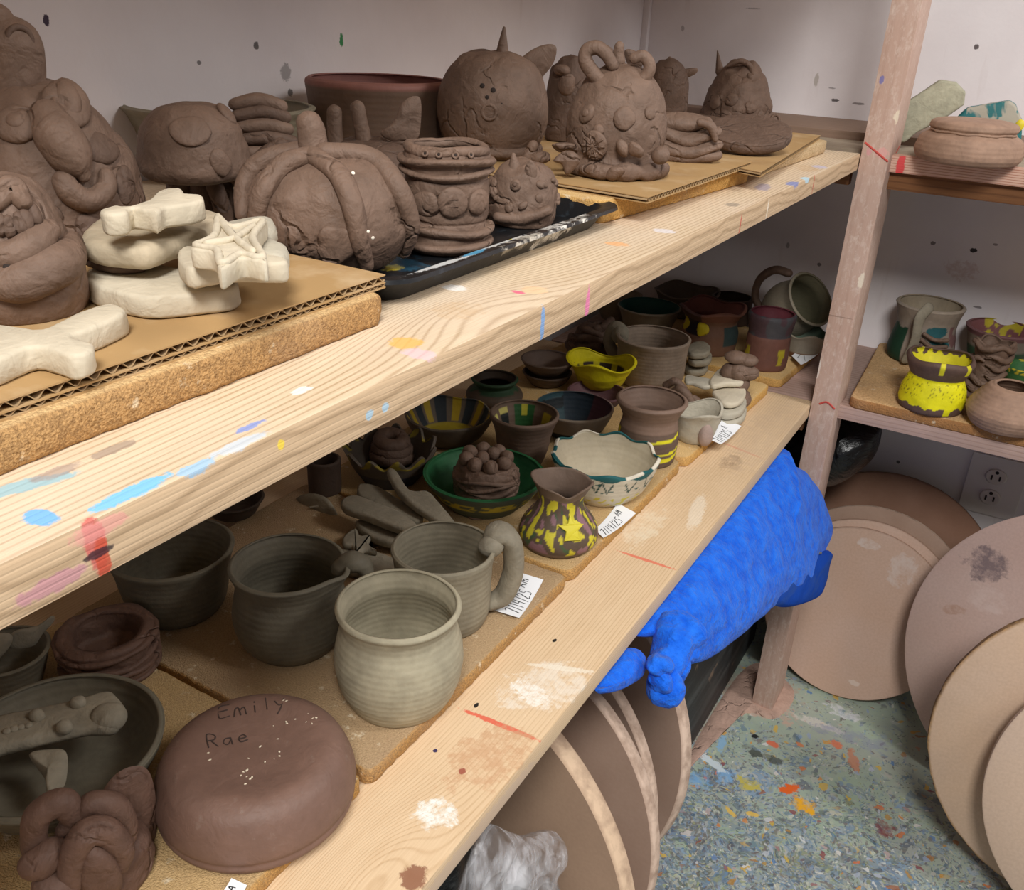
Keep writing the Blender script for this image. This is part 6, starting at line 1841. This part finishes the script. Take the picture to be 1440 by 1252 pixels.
flat('clay_star', 'small ragged grey clay star in the shaded heap', 'clay star', [(-0.5467, 0.6215, 0.6174), (-0.5463, 0.6392, 0.6174), (-0.5323, 0.6314, 0.6174), (-0.5257, 0.6430, 0.6174), (-0.5176, 0.6247, 0.6174), (-0.5003, 0.6168, 0.6174), (-0.5125, 0.6116, 0.6174), (-0.5123, 0.5957, 0.6174), (-0.5254, 0.6093, 0.6174), (-0.5371, 0.6079, 0.6174)], .008, GREY_ROUGH, bev=.003, seed=31)

# ------------------------------------------------------------------ lower far-wall shelf
def mug_right():
    def col(t, h, ins):
        if ins:
            return '#a3957f'
        if h > .72:
            return '#96897a'
        if t < -.55 and h < .62 + .1 * vn(t, h, 3, 2):
            return '#22402f'
        if abs(t - .45) < .30 + .3 * vn(t, h, 4, 3) and .40 < h < .74:
            return '#2a5b60'
        if t > .9 and vn(t, h, 4, 5) > 0:
            return '#7a5a57'
        return '#93867a'
    t, R, H = handled('clay_mug', 'tall clay mug with green and blue smears behind the bright yellow pot', 'mug', (-0.1384, 1.6389, 0.6039, 0.0549, 0.0970), [(.80, 0), (.92, .04), (.97, .2), (.92, .42), (.86, .6), (.88, .76), (.97, .93), (1, .98), (.96, 1)], PAINTED, col=col, wall=.08, wob=.012, seg=140, rows=56)
    h = [(0.0549, -0.0017, 0.1021), (0.0549, -0.0105, 0.0885), (0.0549, -0.0101, 0.0619), (0.0549, -0.0113, 0.0371), (0.0549, -0.0168, 0.0110)]
    build('handle', tube([(p[0] + dx, p[1], p[2]) for p, dx in zip(h, (-.004, .010, .012, .010, .002))], [.009, .0085, .0075, .0085, .008], 14, 40, .1, 60, 3, flat=.4, flatdir=(1, .2, .1)), GREY_ROUGH, t)
    for i, k in enumerate(([(0.0533, -0.0007, 0.0485), (0.0533, 0.0166, 0.0395), (0.0533, 0.0373, 0.0435)], [(0.0533, 0.0014, 0.0587), (0.0533, 0.0181, 0.0520), (0.0533, 0.0370, 0.0544)], [(0.0544, 0.0003, 0.0391), (0.0544, 0.0171, 0.0275), (0.0544, 0.0379, 0.0316)])):
        build('ridge', tube(k, .0035, 10, 18, .15, 80, i), BROWN, t)
mug_right()

def rimcol(t, h, ins):
    if ins:
        return '#b9a92f' if (h > .5 and 2.5 < abs(t) and vn(t, h, 4, 2) > -.05) else '#7c4f50'
    return '#6f4e50' if h > .88 else ('#7d7368' if h > .6 else '#33503c')
pot('clay_bowl', 'flared bowl with a mauve rim and yellow smear inside, behind the ruffled pot', 'bowl', (-0.0253, 1.6526, 0.6039, 0.0550, 0.0740), BOWL_PROFILE, PAINTED, col=rimcol, wall=.07, wob=.006, seg=130, rows=44)

def ruffle_right():
    F = (-0.0273, 1.5119, 0.6039, 0.0287, 0.0889)
    t, R, H = handled('clay_pinch_pot', 'brown clay pot with draped ruffled folds behind the yellow pot', 'pot', F, [(.8, 0), (.9, .05), (.85, .35), (.8, .6), (.95, .9), (.92, 1)], BROWN, wall=.16, wob=.05, lump=.06, seg=90, rows=40, deform=wave_rim(4, .03, .10))
    pr = [(.8, 0), (.9, .05), (.85, .35), (.8, .6), (.95, .9), (.92, 1)]
    for i, (h, a0, a1) in enumerate(((.95, -2, 2), (.78, -.2, 1.9), (.62, -.1, 1.8), (.46, 0, 1.8), (.70, -1.8, -.3), (.35, -1.6, .3), (.22, -1.6, .6), (.10, -1.6, 1.2))):
        pts = on([(a, h + .04 * math.sin(4 * a + i)) for a in np.linspace(a0, a1, 9)], .0015, pr, R, H)
        build('ruffle', tube(pts, [.002, .0042, .0046, .0042, .002], 10, 36, .25, 80, i), BROWN, t)
ruffle_right()

def yellow_pot():
    def col(t, h, ins):
        if ins:
            return '#d9cf2a' if (h < .93 + .12 * vn(t, h, 5, 7)) and abs(t) > .9 else '#5a463d'
        if .15 + .06 * vn(t, h, 5, 4) < h < .66 and not (abs(t - .9) < .0):
            if vn(t, h, 16, 9) > .38 and .3 < h < .62:
                return '#8f8718'
            return '#dcd414'
        if .48 < t < .68 and h < .2 and h > .04:
            return '#dcd414'
        if (.95 < t < 1.2 or .05 < t < .2) and h > .80:
            return '#d9cf2a'
        return '#5f4a41'
    F = (-0.0883, 1.4156, 0.6039, 0.0474, 0.0795)
    pot('clay_pot', 'round pot glazed bright yellow with a bare brown collar', 'pot', F, [(.88, 0), (.96, .05), (.98, .20), (.95, .38), (.85, .56), (.80, .64), (.88, .74), (.98, .88), (1, .95), (.95, 1)], PAINTED, col=col, wall=.10, wob=.012, seg=180, rows=76, lump=.015, lfreq=50, deform=wave_rim(3, .03, .03, 1))
yellow_pot()

pot('clay_pinch_pot', 'smooth rounded brown pinch pot at the right edge of the lower far-wall shelf', 'pot', (0.0143, 1.4007, 0.6039, 0.0554, 0.0619), PINCH_PROFILE, TAN_CLAY, wall=.11, wob=.012, seg=110, rows=44, throw=.002)
def gcol(t, h, ins):
    return '#c7b635' if h > .8 and vn(t, h, 5, 2) > .1 else '#3b6a3c'
pot('clay_dish', 'small green glazed dish with a yellow rim behind the smooth brown pinch pot', 'dish', (0.0227, 1.5913, 0.6039, 0.0329, 0.0367), FLAT_PROFILE, PAINTED, col=gcol, wall=.08, wob=.02)

# ------------------------------------------------------------------ round bats leaning on the floor
def bat_mat(name, base, marks=(), edge=None, blot='#cdb4a6', amt=.5, rim=None):
    m = NT(name)
    col = m.mix(m.range(m.noise(9, 5), .4, .68, 0, amt), rgba(base), rgba(blot))
    col = m.mix(m.range(m.noise(240, 4), .35, .65, 0, .14), col, rgba('#8e6f5c'))
    if edge:
        g = m.n('NewGeometry')
        s = m.sep()
        r = m.n('VectorMath', operation='LENGTH')
        m.l(m.mapping(scale=(1, 1, 0)), r.inputs[0])
        col = m.mix(m.range(r.outputs['Value'], edge[0], edge[0] + .004, 0, .85), col, m.mix(m.range(m.noise(150, 4), .4, .6), rgba(edge[1]), rgba('#8a6842')))
    if rim:  # paler edge colour: room light falling on the rim, painted in
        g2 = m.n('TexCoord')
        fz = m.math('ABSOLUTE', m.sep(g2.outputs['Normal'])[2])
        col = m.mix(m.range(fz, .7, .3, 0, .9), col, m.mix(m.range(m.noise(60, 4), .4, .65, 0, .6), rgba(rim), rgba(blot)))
    col = m.splats(col, marks, .35, 70)
    return m.done(col, .88, m.bump(m.noise(260, 5), .12, .0008), Specular_IOR_Level=.15)

def bat(label, cx, cy, R, az, lean, thick, mat, group, jit=0.0, back=0.0, lift=0.0, seed=0):
    """disc standing on the floor; az = turn of its face, lean = tilt back"""
    az, ln = math.radians(az), math.radians(lean)
    h = Vector((math.sin(az), -math.cos(az), 0))
    n = math.cos(ln) * h + math.sin(ln) * Vector((0, 0, 1))
    up = math.cos(ln) * Vector((0, 0, 1)) - math.sin(ln) * h
    a = up.cross(n)
    R *= U
    c = Vector((cx * U, cy * U, R * math.cos(ln) + thick * math.sin(ln) + lift)) - h * back
    seg = 140
    prof = [(.0, 0), (.5, 0), (.99, 0), (1, .14), (1, .5), (1, .86), (.99, 1), (.5, 1), (.0, 1)]
    V, F = [], []
    for r, z in prof[1:-1]:
        for j in range(seg):
            t = 2 * PI * j / seg
            k = 1 + (jit * nz((math.cos(t) * 14, math.sin(t) * 14, z * 2), 1, seed) if r > .9 else 0)
            V.append((R * r * k * math.cos(t), R * r * k * math.sin(t), (z - 1) * thick))
    m = len(prof) - 2
    for i in range(m - 1):
        for j in range(seg):
            p, q = i * seg + j, i * seg + (j + 1) % seg
            F.append((p, q, q + seg, p + seg))
    F.append(tuple(range(seg - 1, -1, -1)))
    F.append(tuple((m - 1) * seg + j for j in range(seg)))
    o = build('throwing_bat', (V, F), mat, sharp=.8)
    o.matrix_world = Matrix(((a.x, up.x, n.x, c.x), (a.y, up.y, n.y, c.y), (a.z, up.z, n.z, c.z), (0, 0, 0, 1)))
    return tag(o, label, 'throwing bat', group)

B1 = bat_mat('tan_bat', '#c9aa96', [((.06, .105, 0), (.022, .028, .03), 0, '#d6c8c0', .6), ((-.005, .134, 0), (.02, .009, .03), 0, '#d6c8c0', .7), ((.03, -.123, 0), (.010, .005, .03), 0, '#d8c5b8', .8)])
B2 = bat_mat('pink_clay_bat', '#cdb0a3', [((-.171, .109, 0), (.034, .024, .03), .4, '#77686a', .85), ((-.19, .02, 0), (.02, .008, .03), .4, '#b08a72', .6), ((-.15, .06, 0), (.03, .02, .03), .2, '#dcc8be', .5)], blot='#cfb6ab', amt=.8)
B3 = bat_mat('sandy_bat', '#d0b398', (), (.2265, '#b58a52'), blot='#d0b8a4')
B4 = bat_mat('pale_bat', '#d4baa3', (), blot='#d2bba8')
B5 = bat_mat('brown_bat', '#7f5f4d', (), blot='#9a7a68')
B6 = bat_mat('lit_rim_dusty_bat', '#a88e7d', (), None, blot='#8b705f', rim='#dcc3af')  # shaded brown face and lit rim both put into the colours
G1 = 'round boards leaning on the far wall'
bat('round tan board, frontmost of the leaning stack right behind the post', -.708, 8.328, .885, 1.3, 15, .012, B1, G1)
bat('round tan board, second from the front in the stack behind the post', -.68, 8.328, .915, 1.3, 15, .012, B1, G1, back=.0135)
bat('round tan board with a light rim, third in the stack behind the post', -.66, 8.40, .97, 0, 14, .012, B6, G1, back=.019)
bat('round dark brown board, last of the stack behind the post, against the wall', -.62, 8.62, 1.10, -3, 14, .014, B5, G1, back=.03)
bat('very large round pinkish board with a dark smudge near its top', 1.127, 7.639, 1.40, -17, 14, .014, B2, G1)
bat('round sandy board with a chipped crumbly edge, between the smudged one and the front one', 1.45, 6.80, 1.28, 6, 12, .014, B3, G1, jit=.006)
bat('round pale board nearest the lower right corner of the picture', 1.814, 6.509, 1.19, 4.7, 16, .012, B4, G1)
G2 = 'round boards standing under the left shelf'
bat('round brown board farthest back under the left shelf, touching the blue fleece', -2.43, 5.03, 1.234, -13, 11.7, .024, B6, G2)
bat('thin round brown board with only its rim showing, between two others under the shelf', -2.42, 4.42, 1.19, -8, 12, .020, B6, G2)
bat('round brown board with a pale lit-coloured rim, next to nearest under the left shelf', -2.303, 4.08, 1.2, -6, 13.9, .022, B6, G2)
bat('round tan board nearest the camera under the left shelf, behind the clear plastic bag', -2.29, 3.50, 1.314, -8.5, 7, .024, bat_mat('lit_rim_tan_bat', '#b3957d', (), None, blot='#9a7e6b', rim='#dcc0a2'), G2)

# ------------------------------------------------------------------ bin, fleece, bags
def bin_mat():
    m = NT('scuffed_black_bin')
    s = m.mapping(scale=(1, .25, 3))
    col = m.mix(m.range(m.noise(14, 6, vec=s), .45, .72, 0, .6), rgba('#262a2c'), rgba('#5d6261'))
    col = m.mix(m.range(m.noise(18, 4, vec=m.mapping(loc=(4, 2, 1))), .62, .68, 0, .8), col, rgba('#8d7764'))
    return m.done(col, .6, m.bump(m.noise(60, 5), .2, .002))
def dark_bin():
    t = empty('storage_bin', (-2.1 * U, 7.2 * U, 0), 'scuffed black storage bin on the floor under the left shelf, below the blue fleece', 'bin')
    m = bin_mat()
    bx = np.array((-2.1 * U, 7.2 * U, 0))
    V, F = box(-2.75 * U, -1.66 * U, 5.75 * U, 8.6 * U, .0, .335, .006)
    build('body', ([np.array(v) - bx for v in V], F), m, t, sharp=.8)
    V, F = box(-2.80 * U, -1.61 * U, 5.70 * U, 8.65 * U, .335, .352, .005)
    build('lid', ([np.array(v) - bx for v in V], F), m, t, sharp=.8)
dark_bin()

def clay_spill():
    m = clay('spilled_clay_dust', '#b99a8a', .9, lump=.6)
    o = build('clay_residue', pillow([(-1.62 * U, 6.2 * U, .0), (-1.40 * U, 7.3 * U, .0), (-1.12 * U, 7.42 * U, .0), (-1.02 * U, 7.75 * U, .0), (-1.10 * U, 8.02 * U, .0), (-1.5 * U, 8.2 * U, 0), (-1.64 * U, 7.6 * U, 0)], (0, 0, 1), .008, 10, .004, 40, 3, both=False), m)
    tag(o, 'pinkish dried clay dust heaped on the floor around the foot of the post', 'clay dust', kind='stuff')
clay_spill()

FLEECE = NT('blue_fleece')
_n = FLEECE.noise(60, 4, rough=.6)
_c = FLEECE.mix(FLEECE.range(_n, .3, .7), rgba('#1459d6'), rgba('#2a78f0'))
_c = FLEECE.mix(FLEECE.range(FLEECE.noise(24, 4), .6, .75, 0, .35), _c, rgba('#1246b4'))
_nb = FLEECE.bump(_n, .9, .009)
_nb = FLEECE.bump(FLEECE.noise(260, 3), .5, .0015, _nb)
FLEECE = FLEECE.done(_c, .95, _nb, Sheen_Weight=.1, Specular_IOR_Level=.05)

def fleece():
    t = empty('fleece_blanket', (-1.3 * U, 5.4 * U, zz(-4.2)), 'bright blue fleece blanket bundled over the black bin under the left shelf', 'blanket')
    o = np.array(t.location)
    def w(p):
        return np.array(p) - o
    top = [(-1.43 * U, y * U, zz(-3.115)) for y in (6.9, 6.2, 5.4, 4.6, 4.0)]
    A = [w(p) for p in [(-0.2434, 1.2404, 0.5391), (-0.2313, 1.2980, 0.5022), (-0.2137, 1.3529, 0.4490), (-0.2006, 1.3754, 0.4093), (-0.1892, 1.3834, 0.3748), (-0.1855, 1.3208, 0.3637), (-0.1787, 1.2732, 0.3431), (-0.1749, 1.2366, 0.3315), (-0.1855, 1.1484, 0.3636), (-0.1983, 1.0719, 0.4025), (-0.2048, 0.9951, 0.4222), (-0.2123, 0.8924, 0.4449), (-0.2191, 0.8198, 0.4654), (-0.2247, 0.7853, 0.4823), (-0.2330, 0.7675, 0.5076), (-0.2395, 0.7616, 0.5271)]] + [w(p) for p in top[::-1]]
    nrm = np.array((1, -.1, .33))
    build('bundle', pillow(A, nrm, .040, 22, .006, 22, 3, power=.45), FLEECE, t)
    dk = NT('worn_shaded_fleece_back')  # darker blue flap underside: its shade painted in together with dirt
    c = dk.mix(dk.range(dk.noise(40, 5, vec=dk.mapping(scale=(1, .3, 2))), .45, .7, 0, .55), rgba('#1c48a8'), rgba('#3f5a8a'))
    dk = dk.done(c, .95, dk.bump(dk.noise(200, 4), .5, .002), Specular_IOR_Level=.05)
    fl = [w(p) + np.array((.021, -.004, .004)) for p in [(-0.2253, 1.0593, 0.4841), (-0.2097, 1.1605, 0.4370), (-0.1892, 1.3094, 0.3748), (-0.1842, 1.2917, 0.3598), (-0.1800, 1.2583, 0.3470), (-0.1798, 1.2163, 0.3464), (-0.1905, 1.1276, 0.3787), (-0.2009, 1.0631, 0.4102), (-0.2088, 1.0320, 0.4343), (-0.2189, 1.0303, 0.4647)]]
    build('turned_flap', pillow(fl, nrm, .016, 12, .002, 40, 5, power=.4), dk, t)
    build('frayed_seam', tube([w(p) + np.array((.030, -.004, .006)) for p in [(-0.2268, 1.0619, 0.4889), (-0.2177, 1.1112, 0.4610), (-0.2080, 1.1721, 0.4317), (-0.1998, 1.2350, 0.4069)]], .0026, 8, 50, .8, 300, 2), clay('frayed_thread', '#6d6f72', .95), t)
    k = [w(p) + np.array((.022, -.004, .006)) for p in [(-0.2433, 0.7597, 0.5386), (-0.2410, 0.7297, 0.5316), (-0.2371, 0.7093, 0.5201), (-0.2349, 0.6987, 0.5132)]]
    kn = build('knotted_corner', tube(k, [.026, .019, .016, .014], 24, 50, .35, 50, 4), FLEECE, t)
    p = w((-0.2351, 0.7026, 0.5139)) + np.array((.026, -.006, .006))
    build('knot', ball(p, (.016, .018, .017), None, .28, 60, 4, 4), FLEECE, kn)
    for i, (q, r) in enumerate(zip([(-0.2396, 0.7580, 0.5276), (-0.2372, 0.7314, 0.5204), (-0.2403, 0.6894, 0.5296), (-0.2453, 0.6935, 0.5448)], (.016, .013, .012, .013))):
        build('knot_fold', ball(w(q) + np.array((.028, -.004, .006)), (r, r * 1.25, r * .8), Matrix.Rotation(i * .9, 3, 'X'), .3, 70, i, 4), FLEECE, kn)
    tl = [w(p) for p in [(-0.2447, 0.7100, 0.5429), (-0.2394, 0.7109, 0.5269), (-0.2387, 0.6922, 0.5249), (-0.2416, 0.6578, 0.5337), (-0.2468, 0.6232, 0.5493), (-0.2500, 0.6145, 0.5589)]] + [w((-1.42 * U, 3.45 * U, zz(-3.12))), w((-1.42 * U, 3.8 * U, zz(-3.12)))]
    build('hanging_fold', pillow(tl, nrm, .014, 10, .003, 40, 6), FLEECE, t)
fleece()

BLACKBAG = NT('black_plastic_film')
BLACKBAG = BLACKBAG.done(rgba('#0b0b0c'), .28, BLACKBAG.bump(BLACKBAG.noise(22, 5, dist=1.2), .6, .012))
def black_bag():
    O = [(-0.3168, 1.5210, 0.4705), (-0.2599, 1.5210, 0.4993), (-0.2043, 1.5210, 0.5205), (-0.1616, 1.5210, 0.5148), (-0.1539, 1.5210, 0.4946), (-0.1570, 1.5210, 0.4592), (-0.1719, 1.5210, 0.4291), (-0.1931, 1.5210, 0.4034), (-0.2190, 1.5210, 0.3856), (-0.2638, 1.5210, 0.3847), (-0.3115, 1.5210, 0.4019)]
    c = np.mean(np.array(O), 0)
    o = build('black_bag', pillow([np.array(p) - c for p in O], (0, 1, 0), .060, 12, .004, 30, 3), BLACKBAG, None, tuple(c))
    tag(o, 'glossy black plastic bag bulging out behind the post under the lower far-wall shelf', 'bag')
black_bag()

def floor_bags():
    # black bag standing under the shelf close to the camera
    t = []
    V, F = lathe([(.8, 0), (1, .1), (.97, .6), (.9, .85), (.6, .97), (.05, 1)], .095, .540, closed=True, seg=70, rows=40, wob=.06, lump=.06, lfreq=16, seed=5)[0]
    o = build('black_bag', (V, F), BLACKBAG, None, (-2.08 * U, 2.45 * U, 0))
    tag(o, 'black plastic bag standing under the shelf behind the clear plastic bag', 'bag')
    m = NT('clear_plastic_film')
    n_ = m.noise(22, 2, dist=.6)
    nb = m.bump(m.voronoi(26, vec=m.mix(.06, m.tc, m.noise(18, 2, color=True)), feature='F1'), .8, .012)
    m.done(rgba('#e6e6ea'), .25, nb, Alpha=m.range(m.math('ADD', m.math('MULTIPLY', n_, .5), m.math('MULTIPLY', m.noise(55, 4, vec=m.mapping(scale=(1, 1, .25)), dist=1.0), .5)), .42, .62, .06, .62), Specular_IOR_Level=.6)
    O = [(-0.2538, 0.3944, 0.5077), (-0.2538, 0.4199, 0.5500), (-0.2538, 0.4423, 0.5475), (-0.2538, 0.4781, 0.5042), (-0.2538, 0.5156, 0.4633), (-0.2538, 0.5544, 0.4352), (-0.2538, 0.5805, 0.3991), (-0.2538, 0.5959, 0.3646), (-0.2538, 0.5716, 0.3575), (-0.2538, 0.5918, 0.2973), (-0.2538, 0.5694, 0.2582), (-0.2538, 0.3957, 0.4622)]
    A = np.array(O)
    c = A.mean(0)
    g = pillow([p - c for p in A], (1, -.5, .3), .022, 16, .012, 34, 3)
    o = build('plastic_bag', g, m.m, None, tuple(c))
    tag(o, 'crumpled clear plastic bag in front of the nearest tan round board at the bottom edge', 'bag')
floor_bags()

# ------------------------------------------------------------------ light and camera
def area(name, loc, target, sx, sy, power, col):
    d = bpy.data.lights.new(name, 'AREA')
    d.shape = 'RECTANGLE'
    d.size, d.size_y = sx, sy
    d.energy = power
    d.color = col
    o = bpy.data.objects.new(name, d)
    LINK(o)
    o.location = loc
    o.rotation_euler = (Vector(target) - Vector(loc)).to_track_quat('-Z', 'Y').to_euler()
area('ceiling_panel_light', (.50, -.75, 2.45), (.0, .6, .6), .6, .6, 46, (1.0, .98, .95))
area('ceiling_panel_light', (1.55, .95, 2.45), (.2, 1.0, .5), .6, .6, 24, (1.0, .975, .95))
w = bpy.data.worlds.new('room_ambient')
scn.world = w
w.use_nodes = True
w.node_tree.nodes['Background'].inputs[0].default_value = (.98, .96, 1.0, 1)
w.node_tree.nodes['Background'].inputs[1].default_value = .20

cam = bpy.data.cameras.new('camera')
cam.sensor_fit = 'HORIZONTAL'
cam.sensor_width = 36
cam.lens = 36 * 1286 / 1440
cam.clip_start = .01
co = bpy.data.objects.new('camera', cam)
LINK(co)
th, psi, rl = math.radians(25.526), math.radians(29.552), math.radians(2.70)
Fh = Vector((-math.sin(psi), math.cos(psi), 0))
R0 = Vector((math.cos(psi), math.sin(psi), 0))
Z = Vector((0, 0, 1))
fw = math.cos(th) * Fh - math.sin(th) * Z
u0 = math.sin(th) * Fh + math.cos(th) * Z
Rt = math.cos(rl) * R0 + math.sin(rl) * u0
Up = math.cos(rl) * u0 - math.sin(rl) * R0
co.matrix_world = Matrix(((Rt.x, Up.x, -fw.x, 0), (Rt.y, Up.y, -fw.y, 0), (Rt.z, Up.z, -fw.z, 1.116), (0, 0, 0, 1)))
scn.camera = co
scn.view_settings.view_transform = 'Standard'
scn.view_settings.look = 'None'
scn.view_settings.gamma = 1.0
scn.view_settings.exposure = 0.1
